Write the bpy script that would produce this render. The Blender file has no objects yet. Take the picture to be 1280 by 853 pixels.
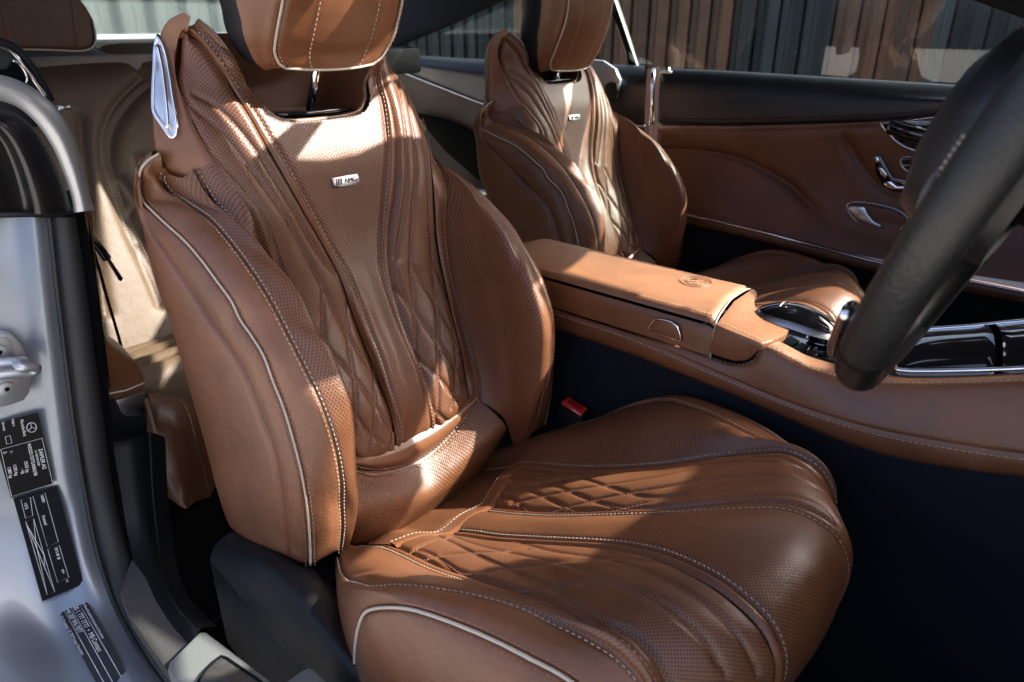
import bpy, math, random
import numpy as np
from mathutils import Vector, Matrix, kdtree
random.seed(7); rng = np.random.default_rng(7)
scene = bpy.context.scene
COL = scene.collection

# ------------------------------------------------------------------ camera
FPX = 900.0
CAM = np.array([.70, -.978, .96])
_pitch = math.atan2(400, FPX); _psi = math.atan2(1103, FPX/math.cos(_pitch))
_h = np.array([-math.cos(_psi), math.sin(_psi), 0.])
FWD = _h*math.cos(_pitch)+np.array([0, 0, -math.sin(_pitch)])
RGT = np.cross(FWD, [0, 0, 1.]); RGT /= np.linalg.norm(RGT)
UPV = np.cross(RGT, FWD)
cd = bpy.data.cameras.new('camera'); cam = bpy.data.objects.new('camera', cd); COL.objects.link(cam)
m = Matrix.Identity(4)
for i in range(3):
    m[i][0] = RGT[i]; m[i][1] = UPV[i]; m[i][2] = -FWD[i]; m[i][3] = CAM[i]
cam.matrix_world = m
cd.sensor_width = 36; cd.lens = FPX/1280*36; cd.clip_start = .02; cd.clip_end = 300
cd.dof.use_dof = True; cd.dof.focus_distance = 1.0; cd.dof.aperture_fstop = 7.0
scene.camera = cam

# ------------------------------------------------------------------ world, sun, exposure
SUN_EL = 40.; SUN_AZ = 46.          # azimuth measured from +X (car front) towards +Y
sd = Vector((math.cos(math.radians(SUN_EL))*math.cos(math.radians(SUN_AZ)),
             math.cos(math.radians(SUN_EL))*math.sin(math.radians(SUN_AZ)), math.sin(math.radians(SUN_EL))))
SUN = np.array(sd)
w = bpy.data.worlds.new('World'); scene.world = w; w.use_nodes = True
nt = w.node_tree; bg = nt.nodes['Background']
sky = nt.nodes.new('ShaderNodeTexSky'); sky.sky_type = 'NISHITA'; sky.sun_disc = False
sky.sun_elevation = math.radians(SUN_EL); sky.sun_rotation = math.atan2(sd.x, sd.y)
sky.air_density = .35; sky.dust_density = 6.0; sky.ozone_density = 1.0
nt.links.new(sky.outputs[0], bg.inputs[0]); bg.inputs[1].default_value = .15
sl = bpy.data.lights.new('sun', 'SUN'); sl.energy = 3.3; sl.angle = math.radians(.55); sl.color = (1, .94, .85)
so = bpy.data.objects.new('sun', sl); COL.objects.link(so)
so.rotation_euler = sd.to_track_quat('Z', 'Y').to_euler()
scene.view_settings.view_transform = 'Standard'; scene.view_settings.look = 'None'
scene.view_settings.exposure = 2.35; scene.view_settings.gamma = 1.0
scene.cycles.max_bounces = 8; scene.cycles.use_denoising = True
scene.cycles.caustics_reflective = False; scene.cycles.caustics_refractive = False

# ------------------------------------------------------------------ pixel -> point helpers
def ray(px, py): return FWD*FPX+RGT*(px-640)-UPV*(py-426.5)
def atY(px, py, y): d = ray(px, py); return CAM+d*((y-CAM[1])/d[1])
def atX(px, py, x): d = ray(px, py); return CAM+d*((x-CAM[0])/d[0])
def atZ(px, py, z): d = ray(px, py); return CAM+d*((z-CAM[2])/d[2])
def atPl(px, py, p0, n):
    d = ray(px, py); n = np.array(n, float); return CAM+d*(np.dot(np.array(p0)-CAM, n)/np.dot(d, n))
SEATY = -.37
def S(px, py, s):                      # seat space: x, lateral s, z
    p = atY(px, py, SEATY+s); return np.array([p[0], s, p[2]])
def proj(P):
    v = np.asarray(P)-CAM; d = v@FWD
    return np.stack([640+FPX*(v@RGT)/d, 426.5-FPX*(v@UPV)/d], -1), d

# ------------------------------------------------------------------ curve and mesh helpers
def cr(pts, n, closed=False):
    """centripetal Catmull-Rom resampled to n points of equal arc length"""
    p = np.asarray(pts, float)
    if len(p) == 2: return p[0]+(p[1]-p[0])*np.linspace(0, 1, n)[:, None]
    if closed: q = np.vstack([p[-1], p, p[0], p[1]])
    else: q = np.vstack([2*p[0]-p[1], p, 2*p[-1]-p[-2]])
    out = []
    for i in range(1, len(q)-2):
        p0, p1, p2, p3 = q[i-1], q[i], q[i+1], q[i+2]
        t1 = max(np.linalg.norm(p1-p0), 1e-6)**.5; t2 = t1+max(np.linalg.norm(p2-p1), 1e-6)**.5; t3 = t2+max(np.linalg.norm(p3-p2), 1e-6)**.5
        t = np.linspace(t1, t2, 24, endpoint=False)[:, None]
        A1 = (t1-t)/t1*p0+t/t1*p1; A2 = (t2-t)/(t2-t1)*p1+(t-t1)/(t2-t1)*p2; A3 = (t3-t)/(t3-t2)*p2+(t-t2)/(t3-t2)*p3
        B1 = (t2-t)/t2*A1+t/t2*A2; B2 = (t3-t)/(t3-t1)*A2+(t-t1)/(t3-t1)*A3
        out.append((t2-t)/(t2-t1)*B1+(t-t1)/(t2-t1)*B2)
    out = np.vstack(out+[p[:1] if closed else p[-1:]])
    d = np.r_[0, np.cumsum(np.linalg.norm(np.diff(out, axis=0), axis=1))]
    t = np.linspace(0, d[-1], n, endpoint=not closed)
    return np.stack([np.interp(t, d, out[:, k]) for k in range(out.shape[1])], -1)

def smooth(a, k=1):
    a = a.copy()
    for _ in range(k): a[1:-1] = .25*a[:-2]+.5*a[1:-1]+.25*a[2:]
    return a

def loft(curves, nv, step=.003, segs=None):
    """smooth sheet through the curves -> grid (NU,NV,3), index of each curve in u"""
    cs = [cr(c, nv) for c in curves]; K = len(cs)
    g = [cs[0][None]]; idx = [0]
    q = [2*cs[0]-cs[1]]+cs+[2*cs[-1]-cs[-2]]
    for i in range(1, K):
        p0, p1, p2, p3 = q[i-1], q[i], q[i+1], q[i+2]
        L = np.linalg.norm(p2-p1, axis=1)
        n = segs[i-1] if segs else max(2, int(math.ceil(np.percentile(L, 90)/step)))
        a = lambda u, v: np.maximum(np.linalg.norm(u-v, axis=1, keepdims=True), 1e-5)**.5
        t1 = a(p1, p0); t2 = t1+a(p2, p1); t3 = t2+a(p3, p2)
        rows = []
        for f in np.linspace(0, 1, n+1)[1:]:
            t = t1+(t2-t1)*f
            A1 = (t1-t)/t1*p0+t/t1*p1; A2 = (t2-t)/(t2-t1)*p1+(t-t1)/(t2-t1)*p2; A3 = (t3-t)/(t3-t2)*p2+(t-t2)/(t3-t2)*p3
            B1 = (t2-t)/t2*A1+t/t2*A2; B2 = (t3-t)/(t3-t1)*A2+(t-t1)/(t3-t1)*A3
            rows.append((t2-t)/(t2-t1)*B1+(t-t1)/(t2-t1)*B2)
        g.append(np.array(rows)); idx.append(idx[-1]+n)
    return np.concatenate(g), idx

def gnorm(g):
    du = np.gradient(g, axis=0); dv = np.gradient(g, axis=1)
    n = np.cross(du, dv); return n/np.maximum(np.linalg.norm(n, axis=2, keepdims=True), 1e-12)

def new_mesh(name, verts, faces, mat=None, parent=None, uv=None, smooth_=True, attrs=None):
    me = bpy.data.meshes.new(name)
    verts = np.asarray(verts, float)
    me.from_pydata(verts.tolist(), [], faces if isinstance(faces, list) else faces.tolist())
    if smooth_: me.polygons.foreach_set('use_smooth', np.ones(len(me.polygons), bool))
    if uv is not None:
        l = me.uv_layers.new(name='UVMap')
        vi = np.empty(len(me.loops), np.int32); me.loops.foreach_get('vertex_index', vi)
        l.data.foreach_set('uv', np.asarray(uv, float)[vi].ravel())
    me.update()
    o = bpy.data.objects.new(name, me); COL.objects.link(o)
    if mat: me.materials.append(mat)
    if parent: o.parent = parent
    return o

def grid_faces(nu, nv, flip=False, wrap=False):
    i = np.arange(nu*nv).reshape(nu, nv)
    if wrap: i = np.vstack([i, i[:1]])
    a, b, c, d = i[:-1, :-1].ravel(), i[1:, :-1].ravel(), i[1:, 1:].ravel(), i[:-1, 1:].ravel()
    return np.stack([a, d, c, b] if flip else [a, b, c, d], -1)

def metric_uv(g, mid=None):
    nu, nv = g.shape[:2]; mid = nu//2 if mid is None else mid
    du = np.zeros((nu, nv)); du[1:] = np.cumsum(np.linalg.norm(np.diff(g, axis=0), axis=2), axis=0)
    dv = np.zeros((nu, nv)); dv[:, 1:] = np.cumsum(np.linalg.norm(np.diff(g, axis=1), axis=2), axis=1)
    return np.stack([du-du[mid:mid+1], dv], -1)

def tube(name, pts, r, mat, parent=None, sides=8, n=None, closed=False, caps=True, ry=None, up=None):
    pts = np.asarray(pts, float)
    if n: pts = cr(pts, n, closed)
    N = len(pts)
    t = np.gradient(pts, axis=0) if not closed else np.roll(pts, -1, 0)-np.roll(pts, 1, 0)
    t /= np.maximum(np.linalg.norm(t, axis=1, keepdims=True), 1e-9)
    if up is not None:
        u0 = np.broadcast_to(np.asarray(up, float), pts.shape); a = np.cross(t, u0)
        a /= np.maximum(np.linalg.norm(a, axis=1, keepdims=True), 1e-9); b = np.cross(a, t)
    else:
        a = np.zeros_like(pts); b = np.zeros_like(pts)
        x = np.cross(t[0], [0, 0, 1.]);
        if np.linalg.norm(x) < .1: x = np.cross(t[0], [0, 1., 0])
        for i in range(N):
            x = x-t[i]*np.dot(x, t[i]); x /= np.linalg.norm(x); a[i] = x; b[i] = np.cross(t[i], x)
    r = np.broadcast_to(np.asarray(r, float), (N,)); rb = r if ry is None else np.broadcast_to(np.asarray(ry, float), (N,))
    th = np.linspace(0, 2*np.pi, sides, endpoint=False)
    v = pts[:, None]+(a[:, None]*np.cos(th)[None, :, None])*r[:, None, None]+(b[:, None]*np.sin(th)[None, :, None])*rb[:, None, None]
    f = []
    M = N if closed else N-1
    for i in range(M):
        for j in range(sides):
            j2 = (j+1) % sides; i2 = (i+1) % N
            f.append([i*sides+j, i*sides+j2, i2*sides+j2, i2*sides+j])
    if caps and not closed:
        f.append(list(range(sides))[::-1]); f.append([(N-1)*sides+j for j in range(sides)])
    return new_mesh(name, v.reshape(-1, 3), f, mat, parent)

def stitches(name, pts, nrm, mat, parent=None, L=.0040, gap=.0026, r=.00048, lift=.0004, off=0.):
    """a row of thread stitches lying on a surface, one mesh"""
    pts = np.asarray(pts, float); nrm = np.asarray(nrm, float)
    d = np.r_[0, np.cumsum(np.linalg.norm(np.diff(pts, axis=0), axis=1))]
    vs = []; fs = []
    s0 = 0.
    ip = lambda a, t: np.array([np.interp(t, d, a[:, k]) for k in range(3)])
    k = 0
    while s0+L < d[-1]:
        A = ip(pts, s0); B = ip(pts, s0+L); n = ip(nrm, s0+L/2); n /= np.linalg.norm(n)+1e-9
        t = B-A; t /= np.linalg.norm(t)+1e-9; b = np.cross(n, t)
        A = A+b*off; B = B+b*off; Mid = (A+B)/2
        for q, rr, h in ((A, .45, 0.), (A*.8+B*.2, 1, lift), (B*.8+A*.2, 1, lift), (B, .45, 0.)):
            c = q+n*h
            for (x, y) in ((-1, 0), (-.6, .8), (.6, .8), (1, 0)):
                vs.append(c+b*r*rr*x+n*r*rr*y)
        for i in range(3):
            for j in range(3):
                a0 = k+i*4+j; fs.append([a0, a0+1, a0+5, a0+4])
        fs.append([k, k+1, k+2, k+3]); fs.append([k+15, k+14, k+13, k+12])
        k += 16; s0 += L+gap
    if not vs: return None
    o = new_mesh(name, vs, fs, mat, parent); o['kind'] = 'stuff'; return o

def near_dist(V, line):
    kd = kdtree.KDTree(len(line))
    for i, p in enumerate(line): kd.insert(p, i)
    kd.balance()
    return np.array([kd.find(v)[2] for v in V])

def panel(name, g, mat, parent=None, tuck=(1, 1, 1, 1), depth=.004, width=.006, puff=0., lines=None, flip=False, uv=None,
          gd=.0035, gw=.0045, keep=None, ldist=None, mirror=False, fall=.012):
    """a leather panel cut out of a sheet: borders tucked into the seam, stitched lines pressed in, the field between them padded"""
    n = gnorm(g)*(-1 if flip else 1)
    nu, nv = g.shape[:2]
    eu = np.zeros((nu, nv)); eu[1:] = np.cumsum(np.linalg.norm(np.diff(g, axis=0), axis=2), axis=0)
    ev = np.zeros((nu, nv)); ev[:, 1:] = np.cumsum(np.linalg.norm(np.diff(g, axis=1), axis=2), axis=1)
    big = np.full((nu, nv), 9.)
    ds = []
    if tuck[0]: ds.append(eu)
    if tuck[1]: ds.append(eu[-1:]-eu)
    if tuck[2]: ds.append(ev)
    if tuck[3]: ds.append(ev[:, -1:]-ev)
    d = np.minimum.reduce(ds) if ds else big
    disp = -depth*np.exp(-(d/width)**2*1.5)
    P = g.reshape(-1, 3)
    if ldist is not None:
        disp += -gd*np.exp(-(ldist/gw)**2)+puff*(1-np.exp(-(np.minimum(ldist, d)/.012)))
    elif lines is not None:
        dl = near_dist(P, lines).reshape(nu, nv)
        disp += -gd*np.exp(-(dl/gw)**2)
        disp += puff*(1-np.exp(-(np.minimum(dl, d)/fall)))
    elif puff: disp += puff*(1-np.exp(-d/.02))
    V = (g+n*disp[..., None]).reshape(-1, 3)
    F = grid_faces(nu, nv, flip)
    if keep is not None:
        k = keep.ravel(); F = F[k[F].all(1)]
    UV = (metric_uv(g) if uv is None else uv).reshape(-1, 2)
    return new_mesh(name, V, F, mat, parent, UV)

def empty(name, loc, label=None, cat=None, group=None, kind=None):
    o = bpy.data.objects.new(name, None); o.empty_display_size = .05; COL.objects.link(o); o.location = loc
    tag(o, label, cat, group, kind); return o
def tag(o, label=None, cat=None, group=None, kind=None):
    if label: o['label'] = label
    if cat: o['category'] = cat
    if group: o['group'] = group
    if kind: o['kind'] = kind
    return o

def prism(name, poly, ext, mat, parent=None, bevel=0., smooth_=False, seg=2):
    """closed polygon of 3-D points extruded by the vector ext"""
    p = np.asarray(poly, float); k = len(p); e = np.asarray(ext, float)
    V = np.vstack([p, p+e]); F = [list(range(k))[::-1], [k+i for i in range(k)]]
    for i in range(k): j = (i+1) % k; F.append([i, j, k+j, k+i])
    me = bpy.data.meshes.new(name); me.from_pydata(V.tolist(), [], F); me.update()
    import bmesh
    bm = bmesh.new(); bm.from_mesh(me); bmesh.ops.recalc_face_normals(bm, faces=bm.faces)
    if bevel: bmesh.ops.bevel(bm, geom=list(bm.edges), offset=bevel, segments=seg, profile=.6, affect='EDGES', clamp_overlap=True)
    bm.to_mesh(me); bm.free()
    if bevel or smooth_:
        me.polygons.foreach_set('use_smooth', np.ones(len(me.polygons), bool))
        try: me.set_sharp_from_angle(angle=math.radians(50))
        except Exception: pass
    o = bpy.data.objects.new(name, me); COL.objects.link(o)
    if mat: me.materials.append(mat)
    if parent: o.parent = parent
    return o
def box(name, lo, hi, mat, parent=None, bevel=0., seg=2):
    (a, b, c), (d, e, f) = lo, hi
    return prism(name, [(a, b, c), (d, b, c), (d, e, c), (a, e, c)], (0, 0, f-c), mat, parent, bevel, seg=seg)

# ------------------------------------------------------------------ materials
def _mat(name):
    M = bpy.data.materials.new(name); M.use_nodes = True
    t = M.node_tree; return M, t, t.nodes['Principled BSDF'], t.nodes, t.links
def plain(name, col, rough=.5, metal=0., coat=0., grain=0., gscale=400., spec=.5, var=0.):
    M, t, b, N, L = _mat(name)
    b.inputs['Base Color'].default_value = (*col, 1); b.inputs['Roughness'].default_value = rough
    b.inputs['Metallic'].default_value = metal; b.inputs['Coat Weight'].default_value = coat; b.inputs['Coat Roughness'].default_value = .08
    b.inputs['Specular IOR Level'].default_value = spec
    tc = N.new('ShaderNodeTexCoord')
    if grain:
        v = N.new('ShaderNodeTexNoise'); v.inputs['Scale'].default_value = gscale; v.inputs['Detail'].default_value = 3
        bp = N.new('ShaderNodeBump'); bp.inputs['Strength'].default_value = grain; bp.inputs['Distance'].default_value = .001
        L.new(tc.outputs['Object'], v.inputs['Vector']); L.new(v.outputs[0], bp.inputs['Height']); L.new(bp.outputs[0], b.inputs['Normal'])
    if var:
        v = N.new('ShaderNodeTexNoise'); v.inputs['Scale'].default_value = 14; v.inputs['Detail'].default_value = 6
        L.new(tc.outputs['Object'], v.inputs['Vector'])
        mr = N.new('ShaderNodeMapRange'); mr.inputs['To Min'].default_value = max(.02, rough-var); mr.inputs['To Max'].default_value = min(1, rough+var)
        mr.inputs['From Min'].default_value = .3; mr.inputs['From Max'].default_value = .7
        L.new(v.outputs[0], mr.inputs[0]); L.new(mr.outputs[0], b.inputs['Roughness'])
    return M
def leather(name, col, rough=.42, perf=0., hole=.30, grain=.35, wear=.5, worn=(.36, .20, .10), ang=45., dark=(.012, .005, .002), crack=False, coat=.10):
    """perf: distance between perforation rows in metres (uses the metric UV map)"""
    M, t, b, N, L = _mat(name)
    tc = N.new('ShaderNodeTexCoord')
    n1 = N.new('ShaderNodeTexNoise'); n1.inputs['Scale'].default_value = 9; n1.inputs['Detail'].default_value = 7; n1.inputs['Roughness'].default_value = .65
    L.new(tc.outputs['Object'], n1.inputs['Vector'])
    rmp = N.new('ShaderNodeValToRGB'); e = rmp.color_ramp.elements
    e[0].position = .3; e[0].color = (*[c*.78 for c in col], 1); e[1].position = .72; e[1].color = (*[min(1, c*1.22) for c in col], 1)
    L.new(n1.outputs[0], rmp.inputs[0])
    last = rmp.outputs[0]
    # fine scuffs
    n2 = N.new('ShaderNodeTexNoise'); n2.inputs['Scale'].default_value = 60; n2.inputs['Detail'].default_value = 8; n2.inputs['Roughness'].default_value = .75
    L.new(tc.outputs['Object'], n2.inputs['Vector'])
    r2 = N.new('ShaderNodeMapRange'); r2.inputs['From Min'].default_value = .62; r2.inputs['From Max'].default_value = .8; r2.inputs['To Max'].default_value = wear*.6
    L.new(n2.outputs[0], r2.inputs[0])
    mx = N.new('ShaderNodeMix'); mx.data_type = 'RGBA'; mx.inputs['B'].default_value = (*worn, 1)
    L.new(r2.outputs[0], mx.inputs['Factor']); L.new(last, mx.inputs['A']); last = mx.outputs['Result']
    # grain: small cells
    vo = N.new('ShaderNodeTexVoronoi'); vo.inputs['Scale'].default_value = 700; vo.feature = 'F1'
    L.new(tc.outputs['Object'], vo.inputs['Vector'])
    bp = N.new('ShaderNodeBump'); bp.inputs['Strength'].default_value = grain; bp.inputs['Distance'].default_value = .0006
    L.new(vo.outputs['Distance'], bp.inputs['Height'])
    n3 = N.new('ShaderNodeTexNoise'); n3.inputs['Scale'].default_value = 45; n3.inputs['Detail'].default_value = 3
    L.new(tc.outputs['Object'], n3.inputs['Vector'])
    b3 = N.new('ShaderNodeBump'); b3.inputs['Strength'].default_value = .24; b3.inputs['Distance'].default_value = .004
    L.new(n3.outputs[0], b3.inputs['Height']); L.new(b3.outputs[0], bp.inputs['Normal'])
    nor = bp.outputs[0]
    if crack:
        v2 = N.new('ShaderNodeTexVoronoi'); v2.feature = 'DISTANCE_TO_EDGE'; v2.inputs['Scale'].default_value = 190
        nw = N.new('ShaderNodeTexNoise'); nw.inputs['Scale'].default_value = 60
        mxv = N.new('ShaderNodeVectorMath'); mxv.operation = 'MULTIPLY_ADD'; mxv.inputs[1].default_value = (.02, .02, .02)
        L.new(tc.outputs['Object'], nw.inputs['Vector']); L.new(nw.outputs['Color'], mxv.inputs[0]); L.new(tc.outputs['Object'], mxv.inputs[2]); L.new(mxv.outputs[0], v2.inputs['Vector'])
        r4 = N.new('ShaderNodeMapRange'); r4.inputs['From Max'].default_value = .12
        L.new(v2.outputs['Distance'], r4.inputs[0])
        b4 = N.new('ShaderNodeBump'); b4.inputs['Strength'].default_value = .3; b4.inputs['Distance'].default_value = .0008
        L.new(r4.outputs[0], b4.inputs['Height']); L.new(nor, b4.inputs['Normal']); nor = b4.outputs[0]
    if perf:
        uvn = N.new('ShaderNodeUVMap'); uvn.uv_map = 'UVMap'
        mp = N.new('ShaderNodeMapping'); mp.inputs['Scale'].default_value = (1/perf, 1/perf, 1); mp.inputs['Rotation'].default_value = (0, 0, math.radians(ang))
        L.new(uvn.outputs[0], mp.inputs['Vector'])
        vp = N.new('ShaderNodeTexVoronoi'); vp.voronoi_dimensions = '2D'; vp.inputs['Scale'].default_value = 1; vp.inputs['Randomness'].default_value = 0
        L.new(mp.outputs[0], vp.inputs['Vector'])
        mr = N.new('ShaderNodeMapRange'); mr.interpolation_type = 'SMOOTHSTEP'
        mr.inputs['From Min'].default_value = hole*.72; mr.inputs['From Max'].default_value = hole*1.15
        mr.inputs['To Min'].default_value = 1; mr.inputs['To Max'].default_value = 0
        L.new(vp.outputs['Distance'], mr.inputs[0])
        mx2 = N.new('ShaderNodeMix'); mx2.data_type = 'RGBA'; mx2.inputs['B'].default_value = (*dark, 1)
        L.new(mr.outputs[0], mx2.inputs['Factor']); L.new(last, mx2.inputs['A']); last = mx2.outputs['Result']
        mr2 = N.new('ShaderNodeMapRange'); mr2.interpolation_type = 'SMOOTHSTEP'
        mr2.inputs['From Min'].default_value = hole*.4; mr2.inputs['From Max'].default_value = hole*1.6
        L.new(vp.outputs['Distance'], mr2.inputs[0])
        b2 = N.new('ShaderNodeBump'); b2.inputs['Strength'].default_value = .35; b2.inputs['Distance'].default_value = perf*.12
        L.new(mr2.outputs[0], b2.inputs['Height']); L.new(nor, b2.inputs['Normal']); nor = b2.outputs[0]
    L.new(last, b.inputs['Base Color']); L.new(nor, b.inputs['Normal'])
    rr = N.new('ShaderNodeMapRange'); rr.inputs['From Min'].default_value = .3; rr.inputs['From Max'].default_value = .7
    rr.inputs['To Min'].default_value = rough-.05; rr.inputs['To Max'].default_value = rough+.08
    L.new(n1.outputs[0], rr.inputs[0]); L.new(rr.outputs[0], b.inputs['Roughness'])
    b.inputs['Specular IOR Level'].default_value = .55; b.inputs['Coat Weight'].default_value = coat; b.inputs['Coat Roughness'].default_value = .34
    return M
def glass(name, tint=(.85, .9, .88), rough=0., mixf=.12):
    """thin pane: mostly clear, mirror-like at a glance"""
    M, t, b, N, L = _mat(name)
    tr = N.new('ShaderNodeBsdfTransparent'); tr.inputs[0].default_value = (*tint, 1)
    gl = N.new('ShaderNodeBsdfGlossy'); gl.inputs['Roughness'].default_value = rough; gl.inputs[0].default_value = (1, 1, 1, 1)
    lw = N.new('ShaderNodeLayerWeight'); lw.inputs['Blend'].default_value = .5     # Schlick reflectance, the same from both sides
    pw = N.new('ShaderNodeMath'); pw.operation = 'POWER'; pw.inputs[1].default_value = 5; L.new(lw.outputs['Facing'], pw.inputs[0])
    fr = N.new('ShaderNodeMath'); fr.operation = 'MULTIPLY_ADD'; fr.inputs[1].default_value = .9; fr.inputs[2].default_value = .04; L.new(pw.outputs[0], fr.inputs[0])
    ms = N.new('ShaderNodeMixShader'); L.new(fr.outputs[0], ms.inputs[0]); L.new(tr.outputs[0], ms.inputs[1]); L.new(gl.outputs[0], ms.inputs[2])
    L.new(ms.outputs[0], N['Material Output'].inputs['Surface']); return M
BR = (.172, .068, .029)
MT = {}
MT['smooth'] = leather('brown_leather', BR, .36)
MT['worn'] = leather('worn_brown_leather', (.20, .084, .038), .33, wear=.9, crack=True, worn=(.42, .26, .14))
MT['perf'] = leather('perforated_leather', BR, .42, perf=.0041, hole=.30)
MT['perfb'] = leather('perforated_bolster_leather', BR, .42, perf=.0046, hole=.27)
MT['perfq'] = leather('perforated_quilt_leather', BR, .42, perf=.0038, hole=.30)
MT['perfc'] = leather('perforated_cushion_leather', BR, .42, perf=.0031, hole=.29)
MT['lid'] = leather('tan_armrest_leather', (.24, .112, .052), .42, wear=.7, worn=(.5, .32, .2))
MT['door'] = leather('door_brown_leather', (.175, .068, .030), .45, wear=.2)
MT['band'] = leather('brown_band_leather', (.165, .066, .029), .33, wear=.2)
MT['pipe'] = plain('cream_piping', (.52, .46, .37), .45, grain=.2)
MT['thread'] = plain('cream_thread', (.50, .43, .34), .7)
MT['thread_b'] = plain('brown_thread', (.30, .14, .08), .7)
MT['blackp'] = plain('black_plastic', (.0065, .0075, .0095), .48, grain=.5, gscale=500, var=.08, spec=.3)
MT['blackl'] = leather('black_leather', (.006, .0065, .008), .42, wear=.1, worn=(.05, .05, .05))
MT['navy'] = plain('dark_carpet', (.0125, .0155, .0215), .9, grain=1., gscale=900, spec=.1)
MT['chrome'] = plain('chrome', (.82, .82, .83), .12, 1., var=.05)
MT['satin'] = plain('satin_metal', (.62, .63, .64), .32, 1., var=.06)
MT['gloss'] = plain('gloss_black', (.006, .006, .007), .04, coat=1., var=.02)
MT['dark'] = plain('black_void', (.003, .003, .003), .8, spec=.1)

# ================================================================== front seat (built once in seat space, used twice)
OR0 = np.array([.15, 0., 0.])
MIR = np.array([1., -1., 1.])
def seat_root(name, loc, label):
    return empty(name, loc, label, 'car seat', 'front seats of the car')
DS = seat_root('front_seat', (OR0[0], SEATY, 0), 'large brown perforated leather seat nearest the open door, with white piping')
def sp(*pts): return np.array([p for p in pts], float)
def L_(a): return np.asarray(a)-OR0

# --- seam curves of the backrest (x, s, z), found by matching the left and the right half of the seat
cB = sp((-.046, .030, .364), (-.036, .029, .385), (-.039, .028, .425), (-.054, .029, .469), (-.073, .027, .51), (-.095, .026, .549), (-.114, .026, .589), (-.132, .030, .629),
        (-.144, .044, .668), (-.152, .058, .708), (-.158, .072, .747), (-.165, .084, .784), (-.179, .095, .818), (-.194, .104, .85), (-.214, .112, .881),
        S(280, 77, -.127)*MIR, S(260, 50, -.134)*MIR, S(240, 30, -.142)*MIR)
cBO = sp((-.045, .040, .364), (-.035, .039, .385), (-.043, .038, .429), (-.068, .037, .477), (-.093, .038, .525), (-.113, .040, .574), (-.127, .043, .625), (-.140, .056, .673),
         (-.147, .075, .721), (-.156, .091, .766), (-.168, .104, .807), (-.186, .113, .847), (-.21, .121, .883), S(268, 77, -.135)*MIR, S(250, 53, -.141)*MIR, S(233, 40, -.148)*MIR)
cQ = sp((-.055, .112, .378), (-.038, .116, .400), (-.047, .120, .43), (-.056, .122, .475), (-.078, .128, .52), (-.113, .142, .58), (-.131, .147, .633), (-.138, .151, .686), (-.150, .160, .748),
        (-.175, .176, .785), (-.200, .181, .820), (-.219, .182, .846), (-.236, .178, .871), (-.257, .170, .897), S(222, 75, -.161)*MIR, S(224, 50, -.157)*MIR, S(231, 36, -.153)*MIR)
c0 = cB.copy(); c0[:, 1] = 0; c0[:, 0] -= .006
def midc(a, b, f, n=40, push=0.):
    A, B = cr(a, n), cr(b, n); m_ = A*(1-f)+B*f; m_[:, 0] += push; return m_
cM = midc(cBO, cQ, .5, push=.004)
NV = 270
gF, iF = loft([c*MIR for c in (cQ, cM, cBO, cB)]+[c0]+[cB, cBO, cM, cQ], NV, .0022)
nF = -gnorm(gF)
if nF[:, :, 0].mean() < 0: nF = -nF; FLF = False
else: FLF = True
uvF = metric_uv(gF)

def project_lines(g, polys, step=.002):
    """image polylines -> point lines on the front of the sheet"""
    P = g.reshape(-1, 3); px, dep = proj(P+np.array([0, SEATY, 0]))
    N_ = gnorm(g).reshape(-1, 3); vis = ((P+np.array([0, SEATY, 0])-CAM)*N_).sum(1)
    if np.median(vis) > 0: vis = -vis
    ok = np.where(vis < 0)[0]
    kd = kdtree.KDTree(len(ok))
    for i in ok: kd.insert((px[i, 0], px[i, 1], 0), int(i))
    kd.balance(); out = []
    for poly in polys:
        q = cr([(a, b) for a, b in poly], 60)
        pts = []
        for a, b in q:
            f = kd.find_n((a, b, 0), 6)
            if f[0][2] > 6: continue
            wts = np.array([1/(h[2]+.15)**2 for h in f]); wts /= wts.sum()
            pts.append(sum(P[h[1]]*k for h, k in zip(f, wts)))
        if len(pts) < 4: continue
        pts = smooth(np.array(pts), 6)
        n = max(4, int(np.linalg.norm(np.diff(pts, axis=0), axis=1).sum()/step))
        out.append(cr(pts[::3], n))
    return out
def uvz(x, y): return (320+x/2.667, 300+y/2.667)
quilt_px = [  # stitched quilting of the far (right hand) panel
    [(503, 100), (512, 140), (519, 180), (520, 220), (516, 260), (513, 330), (516, 362), (518, 392), (520, 446)],
    [(512, 100), (524, 145), (532, 190), (535, 230), (537, 270), (541, 330), (545, 382), (547, 428), (548, 480), (547, 530)],
    [(496, 100), (505, 150), (508, 195), (507, 240), (500, 290), (492, 330)],
    [(541, 330), (560, 366)], [(513, 330), (545, 382), (569, 422), (584, 462)], [(491, 357), (517, 390), (547, 429), (570, 461), (582, 482)],
    [(500, 405), (521, 446), (549, 473), (567, 495), (579, 508)], [(541, 510), (558, 527)], [(522, 450), (522, 500), (521, 540)],
    [(562, 390), (569, 420), (570, 461), (569, 490), (563, 515)]]
ql = project_lines(gF[iF[6]-3:], quilt_px)
ql = [q for q in ql if len(q) > 3]
QL = np.vstack(ql+[q*MIR for q in ql])

# headrest cut-out in the centre panel
rim = sp((-.200, 0., .8335), (-.202, .04, .8345), (-.206, .064, .838), (-.210, .077, .845), (-.216, .087, .857), (-.225, .0945, .873),
         S(300, 95, -.105)*MIR, S(285, 67, -.116)*MIR, S(265, 42, -.126)*MIR, S(247, 27, -.134)*MIR)
rimc = cr(rim, 80)
sg = gF[..., 1]; zg = gF[..., 2]
rim_s = np.interp(zg, rimc[:, 2], rimc[:, 1], left=-1)
keepF = (np.abs(sg) >= rim_s-.0015)

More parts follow.
